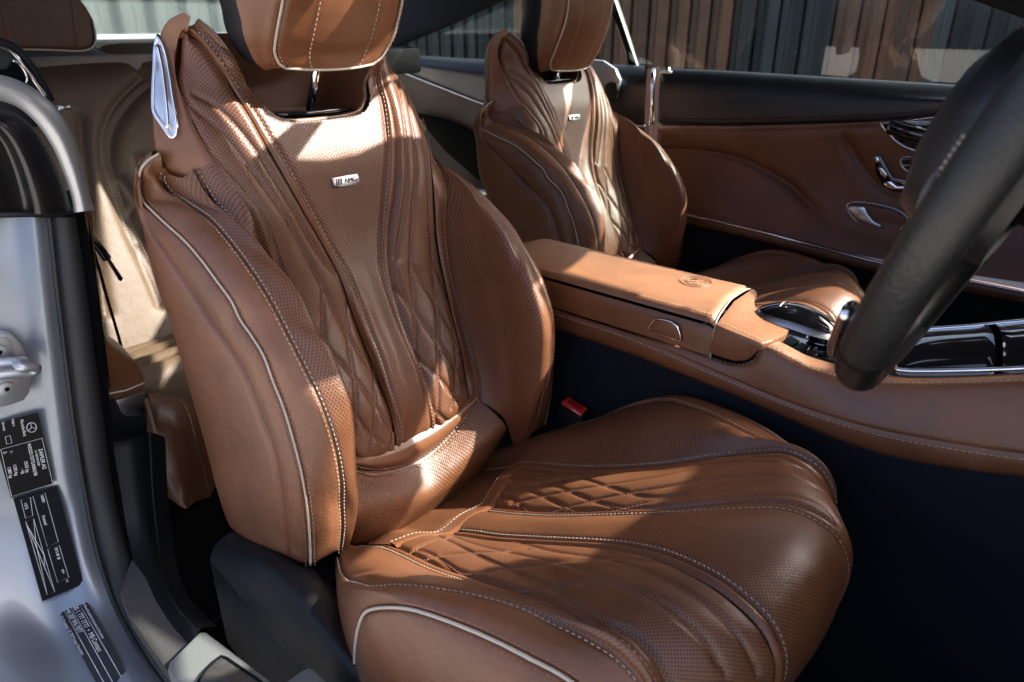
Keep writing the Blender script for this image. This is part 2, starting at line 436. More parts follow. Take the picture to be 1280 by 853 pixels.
def sub(g, a, b): return g[a:b+1]
i_ = iF
panel('centre_panel', L_(sub(gF, i_[3], i_[5])), MT['perf'], DS, tuck=(1, 1, 0, 0), flip=FLF, uv=uvF[i_[3]:i_[5]+1], keep=keepF[i_[3]:i_[5]+1], puff=.003, depth=.003)
for a, b in ((2, 3), (5, 6)):
    panel('trim_band', L_(sub(gF, i_[a], i_[b])), MT['band'], DS, tuck=(1, 1, 0, 0), flip=FLF, depth=.0035, width=.004, puff=.0045)
for a, b in ((0, 2), (6, 8)):
    panel('quilted_panel', L_(sub(gF, i_[a], i_[b])), MT['perfq'], DS, tuck=(1, 1, 0, 1), flip=FLF, uv=uvF[i_[a]:i_[b]+1], lines=QL-OR0, puff=.0026, gd=.0026, gw=.0028, fall=.006, depth=.006, width=.008)
for k, sgn in ((3, 1), (5, -1)):                      # white stitching beside the bands
    stitches('stitching', L_(gF[i_[k], 6:-4]), nF[i_[k], 6:-4], MT['thread'], DS, off=.0022*sgn*(1 if FLF else 1), lift=.0012)
for q in ql:
    for mm in (1, -1):
        p = q*(MIR if mm < 0 else 1)
        nn = np.tile(np.array([.95, 0, .3]), (len(p), 1))
        stitches('quilt_stitching', L_(p)-nn*.0015, nn, MT['thread_b'], DS, L=.0035, gap=.002, r=.0005)
# rim of the cut-out and what lies in it
rimfull = np.vstack([(rimc*MIR)[::-1], rimc[1:]])
tube('headrest_opening_rim', L_(rimfull)+[.001, 0, 0], .0042, MT['band'], DS, n=160)
tube('rim_piping', L_(rimfull)+[.0035, 0, .002], .0011, MT['pipe'], DS, n=160, sides=6)
# pocket: walls running back from the rim, floor plate of black plastic
rimlow = rimfull[rimfull[:, 2] < .915]
gp, _ = loft([rimlow, rimlow*[1, .97, 1]+[-.05, 0, .002], rimlow*[1, .9, 1]+[-.09, 0, .002]], 120, .01)
new_mesh('headrest_pocket', L_(gp).reshape(-1, 3), grid_faces(*gp.shape[:2]), MT['smooth'], DS)
gb = np.array([[(-.30, s_, z_) for z_ in (.80, .945)] for s_ in (-.13, .13)])
new_mesh('pocket_back', L_(gb).reshape(-1, 3), grid_faces(2, 2), MT['smooth'], DS)
a = np.linspace(0, 2*np.pi, 28, endpoint=False)
prism('pocket_floor_plate', [L_((-.245+.05*np.sign(np.cos(t))*abs(np.cos(t))**.7, .075*np.sign(np.sin(t))*abs(np.sin(t))**.7, .842)) for t in a], (0, 0, .004), MT['gloss'], DS, .0015)

qq = cr(cQ, 120); sh1 = qq[qq[:, 2] > .762]
def hide(a, b, slope):              # near-side pixel pushed back until its mirror image on the far shoulder hides behind the seam
    lo, hi = .12, .27
    for _ in range(40):
        s_ = (lo+hi)/2; p = S(a, b, -s_); k = np.argmin(np.abs(qq[:, 2]-p[2])); q_ = qq[k]
        if p[0] < q_[0]-slope*(s_-q_[1]): lo = s_
        else: hi = s_
    return S(a, b, -lo)
def shoulder(lst, slope): return smooth(np.array([hide(a, b, slope+(1.6, .8, .2)[i] if i < 3 else slope)*MIR for i, (a, b) in enumerate(lst)]), 1)
# --- side bolsters
cQs = cr(cQ, 60); cQs = cQs[(cQs[:, 2] > .385) & (cQs[:, 2] < .80)]
cSt = sp((-.030, .128, .392), (-.044, .137, .433), (-.075, .144, .501), (-.101, .153, .557), (-.119, .158, .603), (-.133, .166, .668), (-.135, .173, .706), (-.150, .181, .732), (-.178, .188, .755), (-.205, .190, .790))
cI = sp((0., .152, .365), (.000, .158, .42), (-.012, .162, .49), (-.028, .166, .55), (-.055, .170, .602), (-.080, .174, .655), (-.100, .178, .695), (-.13, .184, .728), (-.180, .1925, .760), (-.210, .194, .790))
c4 = sp(S(427, 698, -.182), S(439, 674, -.178), S(448, 630, -.174), S(445, 575, -.176), S(442, 530, -.177), S(437, 500, -.177), S(425, 465, -.177), S(410, 430, -.177), S(397, 412, -.177), S(377, 372, -.178),
        S(360, 347, -.179), S(337, 322, -.181), S(320, 300, -.184), S(295, 277, -.188), S(267, 257, -.192), S(242, 237, -.197), S(229, 222, -.200))*MIR
c3 = sp(S(425, 690, -.193), S(428, 659, -.196), S(427, 630, -.198), (.058, .201, .446), (.061, .205, .495), (.055, .209, .538), (.040, .211, .573), (.019, .212, .605), (-.005, .212, .635), (-.033, .210, .663),
        (-.069, .208, .689), (-.110, .206, .713), (-.160, .204, .735), S(245, 262, -.206)*MIR, S(227, 250, -.208)*MIR, S(212, 240, -.210)*MIR, S(203, 226, -.212)*MIR, S(206, 214, -.211)*MIR)
c3[:3, 1] *= -1
l2 = [(388, 707), (387, 668), (384, 633), (381, 612), (377, 590), (367, 550), (355, 510), (342, 477), (330, 445), (315, 420), (301, 400), (290, 377), (272, 352), (252, 325), (232, 302), (210, 282), (192, 265), (178, 250), (174, 238), (174, 225), (177, 211)]
c2 = np.array([S(a, b, -.237) for a, b in l2]+[hide(186, 200, 1.3), hide(199, 192, 1.3)])*MIR
l1 = [(362, 700), (360, 690), (356, 653), (350, 612), (340, 562), (322, 512), (305, 467), (285, 432), (261, 400), (235, 360), (210, 322), (192, 297), (180, 275), (173, 250), (171, 235)]
c1 = np.array([S(a, b, -.246) for a, b in l1]+[hide(172, 222, 1.35), hide(177, 206, 1.35), hide(190, 194, 1.35)])*MIR
l0 = [(287, 657), (274, 612), (260, 557), (237, 475), (215, 400), (197, 350), (181, 282), (172, 250), (170, 232)]
cL0 = np.array([S(a, b, -.236) for a, b in l0]+[hide(171, 219, 1.45), hide(176, 204, 1.45), hide(188, 192, 1.45)])*MIR
cbk = cr(cL0, 20)*[1, .86, 1]+[-.03, 0, 0]
cbk2 = cr(cL0, 20)*[1, .3, 1]+[-.055, 0, 0]
cbk3 = cr(cL0, 20)*[1, 0, 1]+[-.06, 0, 0]
NB = 190
bol = [cQs, cSt, cI, c4, c3, c2, c1, cL0, cbk, cbk2, cbk3]
gB, iB = loft(bol, NB, .0035, segs=[5, 18, 22, 12, 22, 16, 36, 6, 12, 12])
nB = gnorm(gB); FLB = bool(nB[iB[5], :, 1].mean() < 0)      # outer piping must look outwards
if FLB: nB = -nB
for mm in (1, -1):
    Mx = np.array([1., mm, 1.]); g = gB*Mx; n = nB*Mx; fl = FLB if mm > 0 else (not FLB)
    far = mm > 0
    bs = empty('bolster', (0, 0, 0)); bs.parent = DS
    def pn(nm, a, b, mat, **k): return panel(nm, L_(g[iB[a]:iB[b]+1]), MT[mat], bs, flip=fl, **k)
    pn('bolster_strip', 0, 1, 'band' if far else 'perf', tuck=(1, 1, 0, 0), depth=.003, width=.004)
    pn('bolster_inner_panel', 1, 4, 'perfb', tuck=(1, 1, 0, 0), depth=.003, width=.005, uv=np.stack([metric_uv(g[iB[1]:iB[4]+1])[..., 0], g[iB[1]:iB[4]+1, :, 2]], -1))
    pn('bolster_front_panel', 4, 5, 'worn' if not far else 'smooth', tuck=(1, 1, 1, 0), depth=.003, width=.005, puff=.004)
    pn('bolster_side_panel', 5, 6, 'smooth', tuck=(1, 1, 1, 0), depth=.0035, width=.005, puff=.004)
    pn('seat_side_panel', 6, 7, 'smooth', tuck=(1, 0, 1, 0), depth=.004, width=.005, puff=.003)
    pn('seat_back_panel', 7, 10, 'smooth', tuck=(0, 0, 0, 0), depth=0)
    tube('piping', L_(g[iB[5]])+n[iB[5]]*.0005, .0015, MT['pipe'], bs, n=150, sides=8)
    for off, th in ((.0055, 'thread_b'), (-.0055, 'thread_b')):
        stitches('stitching', L_(g[iB[5]]), n[iB[5]], MT[th], bs, off=off, lift=.0016, r=.0006)
    for off in (.003, -.003) if not far else (.003,):
        stitches('stitching', L_(g[iB[4]]), n[iB[4]], MT['thread'], bs, off=off, lift=.0008, r=.0006)
    stitches('stitching', L_(g[iB[1]]), n[iB[1]], MT['thread'], bs, off=.0025*mm, lift=.0008)

# --- shoulder: smooth side piece carrying the chrome insert
sh2 = shoulder([(240, 226), (229, 190), (223, 160), (217, 110), (213, 70), (213, 48), (220, 33), (238, 22)], 1.2)
sh3 = shoulder([(222, 226), (211, 195), (206, 160), (202, 110), (201, 70), (204, 42), (213, 26), (233, 18)], 1.25)
sh4 = shoulder([(203, 215), (193, 190), (191, 160), (193, 120), (196, 70), (199, 44), (208, 22), (229, 16)], 1.3)
sh5 = sh4*[1, .92, 1]+[-.028, 0, -.012]; sh6 = sh4*[1, .72, 1]+[-.05, 0, -.03]
gS, iS = loft([sh1, sh2, sh3, sh4, sh5, sh6], 90, .004)
nS = gnorm(gS); FLS = bool(nS[iS[2], 40, 1] < 0)
if FLS: nS = -nS
for mm in (1, -1):
    Mx = np.array([1., mm, 1.]); g = gS*Mx
    fl = FLS if mm > 0 else (not FLS)
    sh = panel('shoulder_panel', L_(g), MT['smooth'], DS, flip=fl, tuck=(1, 0, 0, 0), depth=.004, width=.006)
    if mm > 0: continue                # the chrome framed insert sits on the outer side only
    ring = [(198, 46), (204, 57), (210, 80), (216, 115), (221, 150), (222.5, 168), (219, 176), (212, 168), (202, 153), (194.5, 143), (194, 125), (195.5, 85)]
    def onS(lst, h):
        gn = gS*MIR; pxs, dd = proj(gn+np.array([0, SEATY, 0])); pxs = pxs.reshape(-1, 2); P_ = gS.reshape(-1, 3); Nn = nS.reshape(-1, 3)
        vis = np.where(((P_*MIR+np.array([0, SEATY, 0])-CAM)*(Nn*MIR)).sum(1) < 0)[0]; out = []
        for a, b in lst:
            d2 = ((pxs[vis]-[a, b])**2).sum(1); k = vis[np.argsort(d2)[:5]]
            w_ = 1/(((pxs[k]-[a, b])**2).sum(1)+.3); w_ /= w_.sum(); out.append(((P_[k]*w_[:, None]).sum(0)+(Nn[k]*w_[:, None]).sum(0)*h)*Mx)
        return np.array(out)
    pp = cr(onS(cr(np.array(ring, float), 30, True), .0022), 60, True); pp = np.roll(smooth(np.vstack([pp, pp[:1]]), 3)[:-1], 0, 0)
    nn = np.array([.60, .78*mm, .12])
    tube('insert_frame', L_(pp), .0032, MT['chrome'], sh, closed=True)
    c_ = pp.mean(0); k = len(pp)
    V = [L_(c_+nn*.006)]+[L_(c_+(q-c_)*.55+nn*.005) for q in pp]+[L_(q) for q in pp]
    F = [[0, 1+i, 1+(i+1) % k] for i in range(k)]+[[1+i, 1+k+i, 1+k+(i+1) % k, 1+(i+1) % k] for i in range(k)]
    if mm < 0: F = [f[::-1] for f in F]
    new_mesh('insert_plate', V, F, MT['satin'], sh)
    rib = onS([(200, 58), (206, 92), (211, 128), (214, 162)], .006)
    tube('insert_rib', L_(rib), .0035, MT['chrome'], sh, n=24)

# --- lumbar band and lower back panel
sv = np.array([-.13, -.105, -.075, -.035, 0, .035, .075, .105, .13]); A = np.abs(sv)
top = np.stack([-.0355+0*A, sv, np.interp(A, [0, .05, .085, .105, .13], [.383, .384, .394, .400, .408])], -1)
b2 = np.stack([-.034+0*A, sv*1.0, np.interp(A, [0, .035, .075, .11, .13], [.339, .343, .357, .378, .397])], -1)
bm_ = (top+b2)/2+[.006, 0, 0]
sv2 = sv/.13*.165
lowm = np.stack([-.004+.01*(A/.13)**2, sv/.13*.152, np.interp(A, [0, .13], [.295, .35])], -1)
cre = np.stack([-.022+0*A, sv2, np.interp(A, [0, .055, .095, .118, .13], [.246, .252, .262, .285, .300])], -1)
cre2 = cre+[-.03, 0, -.03]
gL, iL = loft([top, bm_, b2, lowm, cre, cre2], 120, .003)
nL = gnorm(gL); FLL = bool(nL[..., 0].mean() < 0)
if FLL: nL = -nL
panel('lumbar_band', L_(gL[:iL[2]+1]), MT['band'], DS, flip=FLL, depth=.004, width=.006)
panel('lower_back_panel', L_(gL[iL[2]:]), MT['perf'], DS, flip=FLL, tuck=(1, 0, 0, 0), depth=.004, width=.006)
stitches('stitching', L_(gL[iL[2]-2]), nL[iL[2]-2], MT['thread'], DS, lift=.0006)
stitches('stitching', L_(gL[iL[2]+3]), nL[iL[2]+3], MT['thread'], DS, lift=.0006)

# --- cushion
k0 = sp((-.06, 0, .232), (-.03, 0, .243), (.032, 0, .268), (.099, 0, .297), (.163, 0, .324), (.221, 0, .352), (.275, 0, .38), (.325, 0, .406), (.371, 0, .430), (.416, 0, .452), (.457, 0, .470), (.50, 0, .482), (.532, 0, .481), (.556, 0, .468), (.570, 0, .44), (.570, 0, .39), (.555, 0, .33))
kC = sp((-.06, .036, .230), (-.03, .035, .241), (.032, .035, .264), (.099, .031, .293), (.163, .031, .32), (.221, .031, .348), (.275, .033, .376), (.325, .035, .402), (.371, .039, .425), (.416, .048, .446), (.457, .061, .462), (.493, .073, .472), (.522, .079, .470), (.547, .082, .459), (.564, .083, .43), (.564, .083, .38), (.548, .083, .32))
kb = kC.copy(); kb[:, 1] += np.interp(np.arange(len(kb)), [0, 6, 10, 16], [.012, .012, .013, .013])
k5 = sp((-.06, .128, .245), (-.03, .13, .256), (.035, .131, .291), S(645, 580, .137), S(670, 580, .142), S(720, 584, .150), S(764, 584, .156), S(829, 580, .167), S(895, 570, .181), (.412, .196, .452), (.439, .197, .464), (.461, .195, .466), (.482, .196, .460), (.498, .197, .446), (.512, .197, .42), (.512, .197, .37), (.50, .197, .31))
k5b = k5.copy(); k5b[:, 1] -= .012; k5b[:, 2] -= .002
kM = midc(kb, k5b, .5, push=0); kM[:, 2] += .006
k6 = sp((.0, .185, .295), (.03, .20, .316), (.06, .217, .333), (.09, .234, .349), (.12, .246, .365), (.165, .262, .398), (.205, .268, .421), (.237, .261, .438), (.266, .252, .447), (.293, .243, .453), (.318, .235, .458), (.342, .227, .460), (.365, .220, .461), (.40, .214, .461), (.439, .2105, .464), (.466, .209, .462), (.488, .209, .452), (.507, .2095, .425), (.508, .2095, .37), (.497, .2095, .31))
k5m = midc(k5, k6, .55); k5m[:, 2] += .010
k1 = np.vstack([np.array([S(445, 862, -.296), S(444, 835, -.2955), S(445, 807, -.294), S(449, 783, -.291), S(457, 766, -.288), S(472, 760.5, -.285)])*MIR,
                sp((.268, .280, .440), (.292, .275, .446), (.332, .267, .451), (.37, .259, .452), (.404, .252, .450), (.435, .243, .444), (.46, .237, .432), (.478, .233, .405), (.482, .233, .36), (.475, .233, .31))])
k1b = sp((.225, .299, .335), (.26, .300, .335), (.31, .298, .34), (.36, .292, .345), (.41, .282, .345), (.45, .268, .34), (.476, .250, .325), (.476, .240, .305))
k1c = k1b+np.array([-.004, -.004, -.09])
NC = 270
cus = [k0, kC, kb, kM, k5b, k5, k5m, k6, k1, k1b, k1c]
half, iH = loft([k0*MIR]*0+[kC*MIR]+cus, NC, .0022)         # leading mirrored curve keeps the middle flat
half = half[iH[1]:]; iC = [i-iH[1] for i in iH[1:]]
nC = gnorm(half); FLC = bool(nC[iC[3], 100, 2] < 0)
if FLC: nC = -nC
cushion_px = [  # far quilt of the cushion, stitched lines
    [(610, 617), (640, 624), (662, 641)], [(640, 603), (680, 622), (722, 641)], [(665, 596), (705, 612), (745, 628), (790, 637), (850, 633), (911, 626), (964, 620), (999, 622), (1038, 642), (1055, 672)],
    [(720, 596), (770, 612), (810, 622), (850, 620)], [(615, 612), (668, 606), (720, 597), (760, 592)], [(640, 630), (690, 618), (735, 610), (790, 602), (837, 594), (902, 580), (955, 578), (999, 585), (1034, 611), (1052, 640)],
    [(690, 640), (740, 626), (790, 616), (840, 608), (894, 600), (946, 596), (990, 598), (1025, 615), (1051, 646), (1057, 665)], [(760, 640), (810, 628), (860, 618)]]
full = np.concatenate([(half*MIR)[::-1][:-1], half]); off0 = half.shape[0]-1
cushion_near = [
    [(497, 703), (510, 711), (520, 720)], [(519.6, 687), (537, 692), (557, 704), (580, 720), (602, 733)],
    [(545, 670), (568, 680), (605, 699), (643, 714.5), (688, 735), (729, 761), (770, 787), (801, 814), (820, 840)],
    [(568, 672), (600, 683), (640, 692), (690, 703), (740, 716), (790, 737), (835, 765), (880, 805), (905, 845)],
    [(640, 676), (690, 690), (740, 697), (790, 708), (840, 728), (885, 758), (925, 800), (950, 850)],
    [(489, 708), (519.6, 687), (540, 678), (568, 672)], [(506, 711), (533, 699), (578, 692), (626, 690), (667, 686)],
    [(526, 721), (580, 720), (612, 714), (660, 709), (715, 702), (760, 699), (805, 701), (855, 714), (900, 738), (940, 772), (970, 815)], [(640, 741), (688, 735), (729, 731), (763, 729), (800, 738), (845, 765), (885, 802), (910, 850)]]
cl = project_lines(half[iC[2]-2:iC[4]+3, 25:247], cushion_px)
cln = project_lines((half*MIR)[iC[2]-2:iC[4]+3, 25:247], cushion_near)
CLN = {1: np.vstack(cl)-OR0, -1: np.vstack(cln)-OR0}
# rear cross seam: band across the back of the quilt
def at_row(x):          # v index per u where the sheet reaches x
    return np.array([np.argmin(np.abs(half[i, :150, 0]-x)) for i in range(half.shape[0])])
def cushion_sub(a, b, v0, v1): return half[iC[a]:iC[b]+1, v0:v1]
vr = int(np.mean(at_row(.046)[:iC[4]])); vb = int(np.mean(at_row(.078)[:iC[4]]))
uvC = metric_uv(full, off0)
cs_ = empty('cushion', (0, 0, 0)); cs_.parent = DS
def cp(nm, g, mat, u=None, fl=None, **k): return panel(nm, L_(g), MT[mat], cs_, flip=FLC if fl is None else fl, uv=u, **k)
c0a, c0b = off0-iC[1], off0+iC[1]
cp('cushion_rear_panel', full[off0-iC[4]:off0+iC[4]+1, :vr+1], 'perfc', uvC[off0-iC[4]:off0+iC[4]+1, :vr+1], tuck=(0, 0, 0, 1), depth=.003)
rb = full[off0-iC[4]:off0+iC[4]+1, vr:vb+1]
cp('cushion_cross_band', rb+nC[iC[2], vr]*0.0035, 'band', tuck=(0, 0, 1, 1), depth=.004, width=.005)
stitches('stitching', L_(full[off0-iC[4]:off0+iC[4]+1, vr+2])+[0, 0, .004], np.tile([0, 0, 1.], (2*iC[4]+1, 1)), MT['thread'], cs_)
cp('cushion_centre_panel', full[c0a:c0b+1, vb-2:], 'perfc', uvC[c0a:c0b+1, vb-2:], tuck=(1, 1, 0, 0), puff=.003, depth=.003)
for mm in (1, -1):
    Mx = np.array([1., mm, 1.]); fl = FLC if mm > 0 else (not FLC); H = half*Mx; n = nC*Mx
    uvh = uvC[off0:]*[mm, 1]
    def cq(nm, a, b, mat, v0=vb, v1=None, **k): return cp(nm, H[iC[a]:iC[b]+1, v0:v1], mat, uvh[iC[a]:iC[b]+1, v0:v1], fl, **k)
    cq('cushion_band', 1, 2, 'band', tuck=(1, 1, 0, 0), depth=.0035, width=.004, puff=.004)
    cq('cushion_quilt', 2, 4, 'perfc', v0=vb-2, tuck=(1, 1, 0, 0), depth=.004, width=.006, lines=CLN[mm], puff=.0018, gd=.0024, gw=.0026, fall=.005)
    cq('cushion_band', 4, 5, 'band', v0=0, tuck=(1, 1, 0, 0), depth=.003, width=.004, puff=.002)
    cq('cushion_bolster_panel', 5, 7, 'perfc', v0=0, tuck=(1, 1, 0, 0), depth=.003, width=.005)
    cq('cushion_bolster_top', 7, 8, 'smooth', v0=0, tuck=(1, 1, 0, 0), depth=.003, width=.005, puff=.003)
    cq('cushion_side', 8, 10, 'smooth', v0=0, tuck=(1, 0, 0, 0), depth=.003, width=.005, puff=.004)
    for k_, o_ in ((1, -.0022), (5, .0022), (7, .0025)):
        stitches('stitching', L_(H[iC[k_], 52 if k_ < 5 else 14:-8]), n[iC[k_], 52 if k_ < 5 else 14:-8], MT['thread'], cs_, off=o_*mm, lift=.0012)
    tube('piping', L_(H[iC[8]])+n[iC[8]]*.0006, .0019, MT['pipe'], cs_, n=140)
    for o_ in (.0055, -.0055): stitches('stitching', L_(H[iC[8]]), n[iC[8]], MT['thread_b'], cs_, off=o_, lift=.0014)
for p in cl+cln:
    nn = np.tile(np.array([-.35, 0, .93]), (len(p), 1))
    stitches('quilt_stitching', L_(p)-nn*.0014, nn, MT['thread_b'], cs_, L=.0035, gap=.002, r=.0005)

# --- headrest
hp = sp((-.104, .088, 1.03), (-.122, .0905, .983), (-.133, .0915, .962), (-.146, .0915, .940), (-.157, .0885, .925), (-.163, .081, .912), (-.166, .070, .905))
front = [hp]
def hcurve(f, dx, dz=0):    # scaled copies of the piping loop towards the middle of the front face
    return hp*[1, f, 1]+[dx, 0, dz]
hs1 = hp*[1, 1, 1]; hs1 = hs1+[0, 0, 0]; hs1[:, 1] += np.linspace(.012, .010, len(hp)); hs1[:, 0] -= .012
hs2 = sp((-.150, .130, 1.03), (-.165, .126, .983), (-.169, .121, .961), (-.175, .117, .943), (-.180, .110, .928), (-.186, .098, .910), (-.190, .085, .902))
hs3 = hs2+[-.05, -.004, .012]; hs4 = hs2*[1, .7, 1]+[-.085, 0, .02]
hx = [(1.03, -.098), (1.10, -.098), (1.13, -.11)]
hm0 = hp*[1, 0, 1]+[.010, 0, -.004]; hm1 = hp*[1, .5, 1]+[.008, 0, -.003]
def ext(c, d):  # carry every curve up to the crown of the headrest, out of the frame
    return np.vstack([c[:1]+[-.03, -c[0, 1]*.25, .10], c[:1]+[.005, 0, .06], c])
hc = [ext(c, 0) for c in (hm0, hm1, hp, hs1, hs2, hs3, hs4)]
gH, iHd = loft([hc[1]*MIR]+hc, 90, .004); gH = gH[iHd[1]:]; iHd = [i-iHd[1] for i in iHd[1:]]
nH = gnorm(gH); FLH = bool(nH[3, 40, 0] < 0)
if FLH: nH = -nH
hd = empty('headrest', (0, 0, 0)); hd.parent = DS
fullH = np.concatenate([(gH[:iHd[2]+1]*MIR)[::-1][:-1], gH[:iHd[2]+1]])
panel('headrest_face', L_(fullH), MT['smooth'], hd, flip=FLH, tuck=(1, 1, 0, 0), depth=.004, width=.006)
for mm in (1, -1):
    Mx = np.array([1., mm, 1.]); H = gH*Mx; n = nH*Mx; fl = FLH if mm > 0 else (not FLH)
    panel('headrest_side', L_(H[iHd[2]:iHd[4]+1]), MT['smooth'], hd, flip=fl, tuck=(1, 0, 0, 0), depth=.003)
    panel('headrest_shell', L_(H[iHd[4]:]), MT['blackp'], hd, flip=fl, tuck=(0, 0, 0, 0), depth=0)
    tube('piping', L_(H[iHd[2]]), .0018, MT['pipe'], hd, n=90)
    for o_ in (.0045, -.0045): stitches('stitching', L_(H[iHd[2]]), n[iHd[2]], MT['thread_b'], hd, off=o_, lift=.0014)
    stitches('stitching', L_(H[iHd[1]]), n[iHd[1]], MT['thread'], hd, r=.0006, lift=.0006)
tube('headrest_post', L_(np.array([(-.19, .0, .93), (-.226, -.002, .843)])), .0065, MT['chrome'], hd, sides=16)
bot = np.array([gH[:iHd[4]+1, -1], gH[:iHd[4]+1, -1]*[1, 1, 1]+[-.06, 0, .03]])
bf = np.concatenate([(bot*MIR)[:, ::-1][:, :-1], bot], 1)
new_mesh('headrest_underside', L_(bf).reshape(-1, 3), grid_faces(2, bf.shape[1]), MT['smooth'], hd)
tube('piping', L_(fullH[:, -1]), .0018, MT['pipe'], hd, n=60)

# --- badge on the backrest
bn_ = np.array([.957, 0, .29]); bc = S(427, 228, .0)+bn_*.002
k_ = np.argmin(np.abs(gF[iF[4], :, 2]-bc[2])); bc = gF[iF[4], k_]+bn_*.0035+np.array([0, S(427, 228, 0)[1], 0])
bu = np.array([0, 1., 0]); bv = np.cross(bu, bn_); bv /= np.linalg.norm(bv)
if bv[2] < 0: bv = -bv
def bp_(u, v, h=0): return L_(bc+bu*u+bv*v+bn_*h)
bw, bh = .0225, .0072
badge = prism('badge', [bp_(-bw, -bh*.55), bp_(-bw*.55, -bh), bp_(bw*.55, -bh), bp_(bw, -bh*.55), bp_(bw*.97, bh*.95), bp_(-bw*.97, bh*.95)], bn_*.004, MT['satin'], DS, .0012)
for k in range(4):
    u = -bw*.82+k*.0028; prism('badge_bar', [bp_(u, -.004, .0042), bp_(u+.0015, -.004, .0042), bp_(u+.0035, .004, .0042), bp_(u+.0020, .004, .0042)], bn_*.0004, MT['dark'], badge)
fc = bpy.data.curves.new('badge_text', 'FONT'); fc.body = 'AMG'; fc.size = .0086; fc.extrude = .0003; fc.align_x = 'CENTER'; fc.align_y = 'CENTER'
fo = bpy.data.objects.new('badge_lettering', fc); COL.objects.link(fo)
Mt = Matrix.Identity(4); pos = bp_(.0068, 0, .0047)
for r in range(3): Mt[r][0] = bu[r]*1.15; Mt[r][1] = bv[r]; Mt[r][2] = bn_[r]; Mt[r][3] = pos[r]
dg = bpy.context.evaluated_depsgraph_get(); me = bpy.data.meshes.new_from_object(fo.evaluated_get(dg)); bpy.data.objects.remove(fo)
me.transform(Mt); me.materials.clear(); me.materials.append(MT['dark'])
o = bpy.data.objects.new('badge_lettering', me); COL.objects.link(o); o.parent = badge

# --- black plastic side trim and frame under the near seat (part of it)
lowc = [sp(*[S(a, b, -s_) for a, b, s_ in r])*1. for r in (
    [(262, 700, .285), (300, 745, .300), (345, 800, .312), (400, 870, .32), (470, 950, .32)],
    [(268, 683, .270), (312, 725, .290), (360, 785, .303), (410, 845, .312), (480, 930, .312)],
    [(285, 668, .248), (335, 705, .272), (382, 757, .288), (425, 812, .298), (490, 895, .30)],
    [(330, 668, .225), (372, 705, .245), (412, 745, .258), (447, 790, .262), (510, 870, .262)],
    [(345, 672, .205), (385, 706, .222), (420, 738, .232), (450, 775, .236), (510, 850, .236)])]
gT, iT = loft(lowc, 60, .004); nT = gnorm(gT); FLT = bool(nT[10, 30, 2] < 0)
lt = panel('side_trim', L_(gT), MT['blackp'], DS, flip=FLT, tuck=(0, 0, 0, 0), depth=0)
under = np.array([gT[0], gT[0]+[0, .0, -.16]]); new_mesh('side_trim_skirt', L_(under).reshape(-1, 3), grid_faces(2, 60), MT['blackp'], DS)
endc = np.array([gT[:, 0], gT[:, 0]+[-.02, .02, -.15]]); new_mesh('side_trim_end', L_(endc).reshape(-1, 3), grid_faces(2, gT.shape[0]), MT['blackp'], DS)
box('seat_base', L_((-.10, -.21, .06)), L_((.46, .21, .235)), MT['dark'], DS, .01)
for a, b in (((-.03, -.235, .245), (.03, -.19, .285)), ((.04, -.235, .22), (.16, -.20, .27))): box('hinge_cover', L_(a), L_(b), MT['blackp'], DS, .005)

def dup(root, loc, label, group=None):
    r = root.copy(); COL.objects.link(r); r.location = loc; r['label'] = label
    if group: r['group'] = group
    for ch in list(root.children):
        c = ch.copy(); COL.objects.link(c); c.parent = r
        for g_ in ch.children:
            if g_.name.startswith('insert'): continue
            d = g_.copy(); COL.objects.link(d); d.parent = c
    return r
_th = -.06; _R = np.array([[math.cos(_th), 0, math.sin(_th)], [0, 1, 0], [-math.sin(_th), 0, math.cos(_th)]])
_pv = np.array([0, SEATY, .3]); PSY = .94
_pl = _R@(np.array([OR0[0], SEATY, 0])-_pv)+_pv+np.array([-.28, PSY, -.01])
PS = dup(DS, tuple(_pl), 'brown leather seat on the far side of the centre console, beside the far door')

PS.rotation_euler = (0, _th, 0)
for c_ in PS.children:
    if c_.name.startswith('headrest'): c_.location = (-.005, 0, -.035)
    if c_.name.startswith('cushion'): c_.rotation_euler = (0, .11, 0); c_.location = (-.03, 0, -.03)
def finish(t):
    for c in t.children: c.location = -t.location
def W(pts): return np.asarray(pts, float)

# ================================================================== centre console
CN = empty('centre_console', (.2, 0, .05), 'brown leather centre console with armrest lid, chrome latch and gloss black cover', 'console')
def strip(name, fn, x0, x1, nx, ys, mat, parent, flip=False, uvs=None):
    """sheet z=fn(x, k): list of cross-section points swept along x"""
    xs = np.linspace(x0, x1, nx)
    g = np.array([[fn(x, k) for x in xs] for k in ys]); return g
def xfront(y): return .268-.22*y if y < 0 else .268-.08*y
lidsec = [(-.088, .5195), (-.0875, .53), (-.0865, .548), (-.084, .562)]
lidtop = [(-.082, .5675), (-.078, .5725), (-.070, .5755), (-.04, .579), (0, .580), (.04, .579), (.075, .5755), (.085, .572)]
lidfar = [(.088, .567), (.092, .55), (.093, .5195)]
def lid(sec, nx=60, x0=-.19, x1=None):
    return np.array([[(x0+(((xfront(y) if x1 is None else x1(y)))-x0)*t, y, z-.004*max(0, (t-.985)/.015)**2-.02*max(0, (.10-t)/.10)**2) for t in np.linspace(0, 1, nx)] for y, z in sec])
ltop = cr(np.array(lidtop), 26); lsd = cr(np.array(lidsec), 12); lfr = cr(np.array(lidfar), 8)
o = panel('armrest_lid', lid(ltop), MT['lid'], CN, tuck=(1, 0, 0, 1), depth=.003, width=.004, flip=True)
panel('lid_side', lid(lsd), MT['smooth'], CN, tuck=(0, 1, 0, 1), depth=.002, width=.003, flip=True)
panel('lid_side', lid(lfr), MT['smooth'], CN, tuck=(0, 0, 0, 1), depth=.002, width=.003, flip=True)
gl_ = lid(ltop); nl = np.tile([0, -.4, .9], (60, 1))
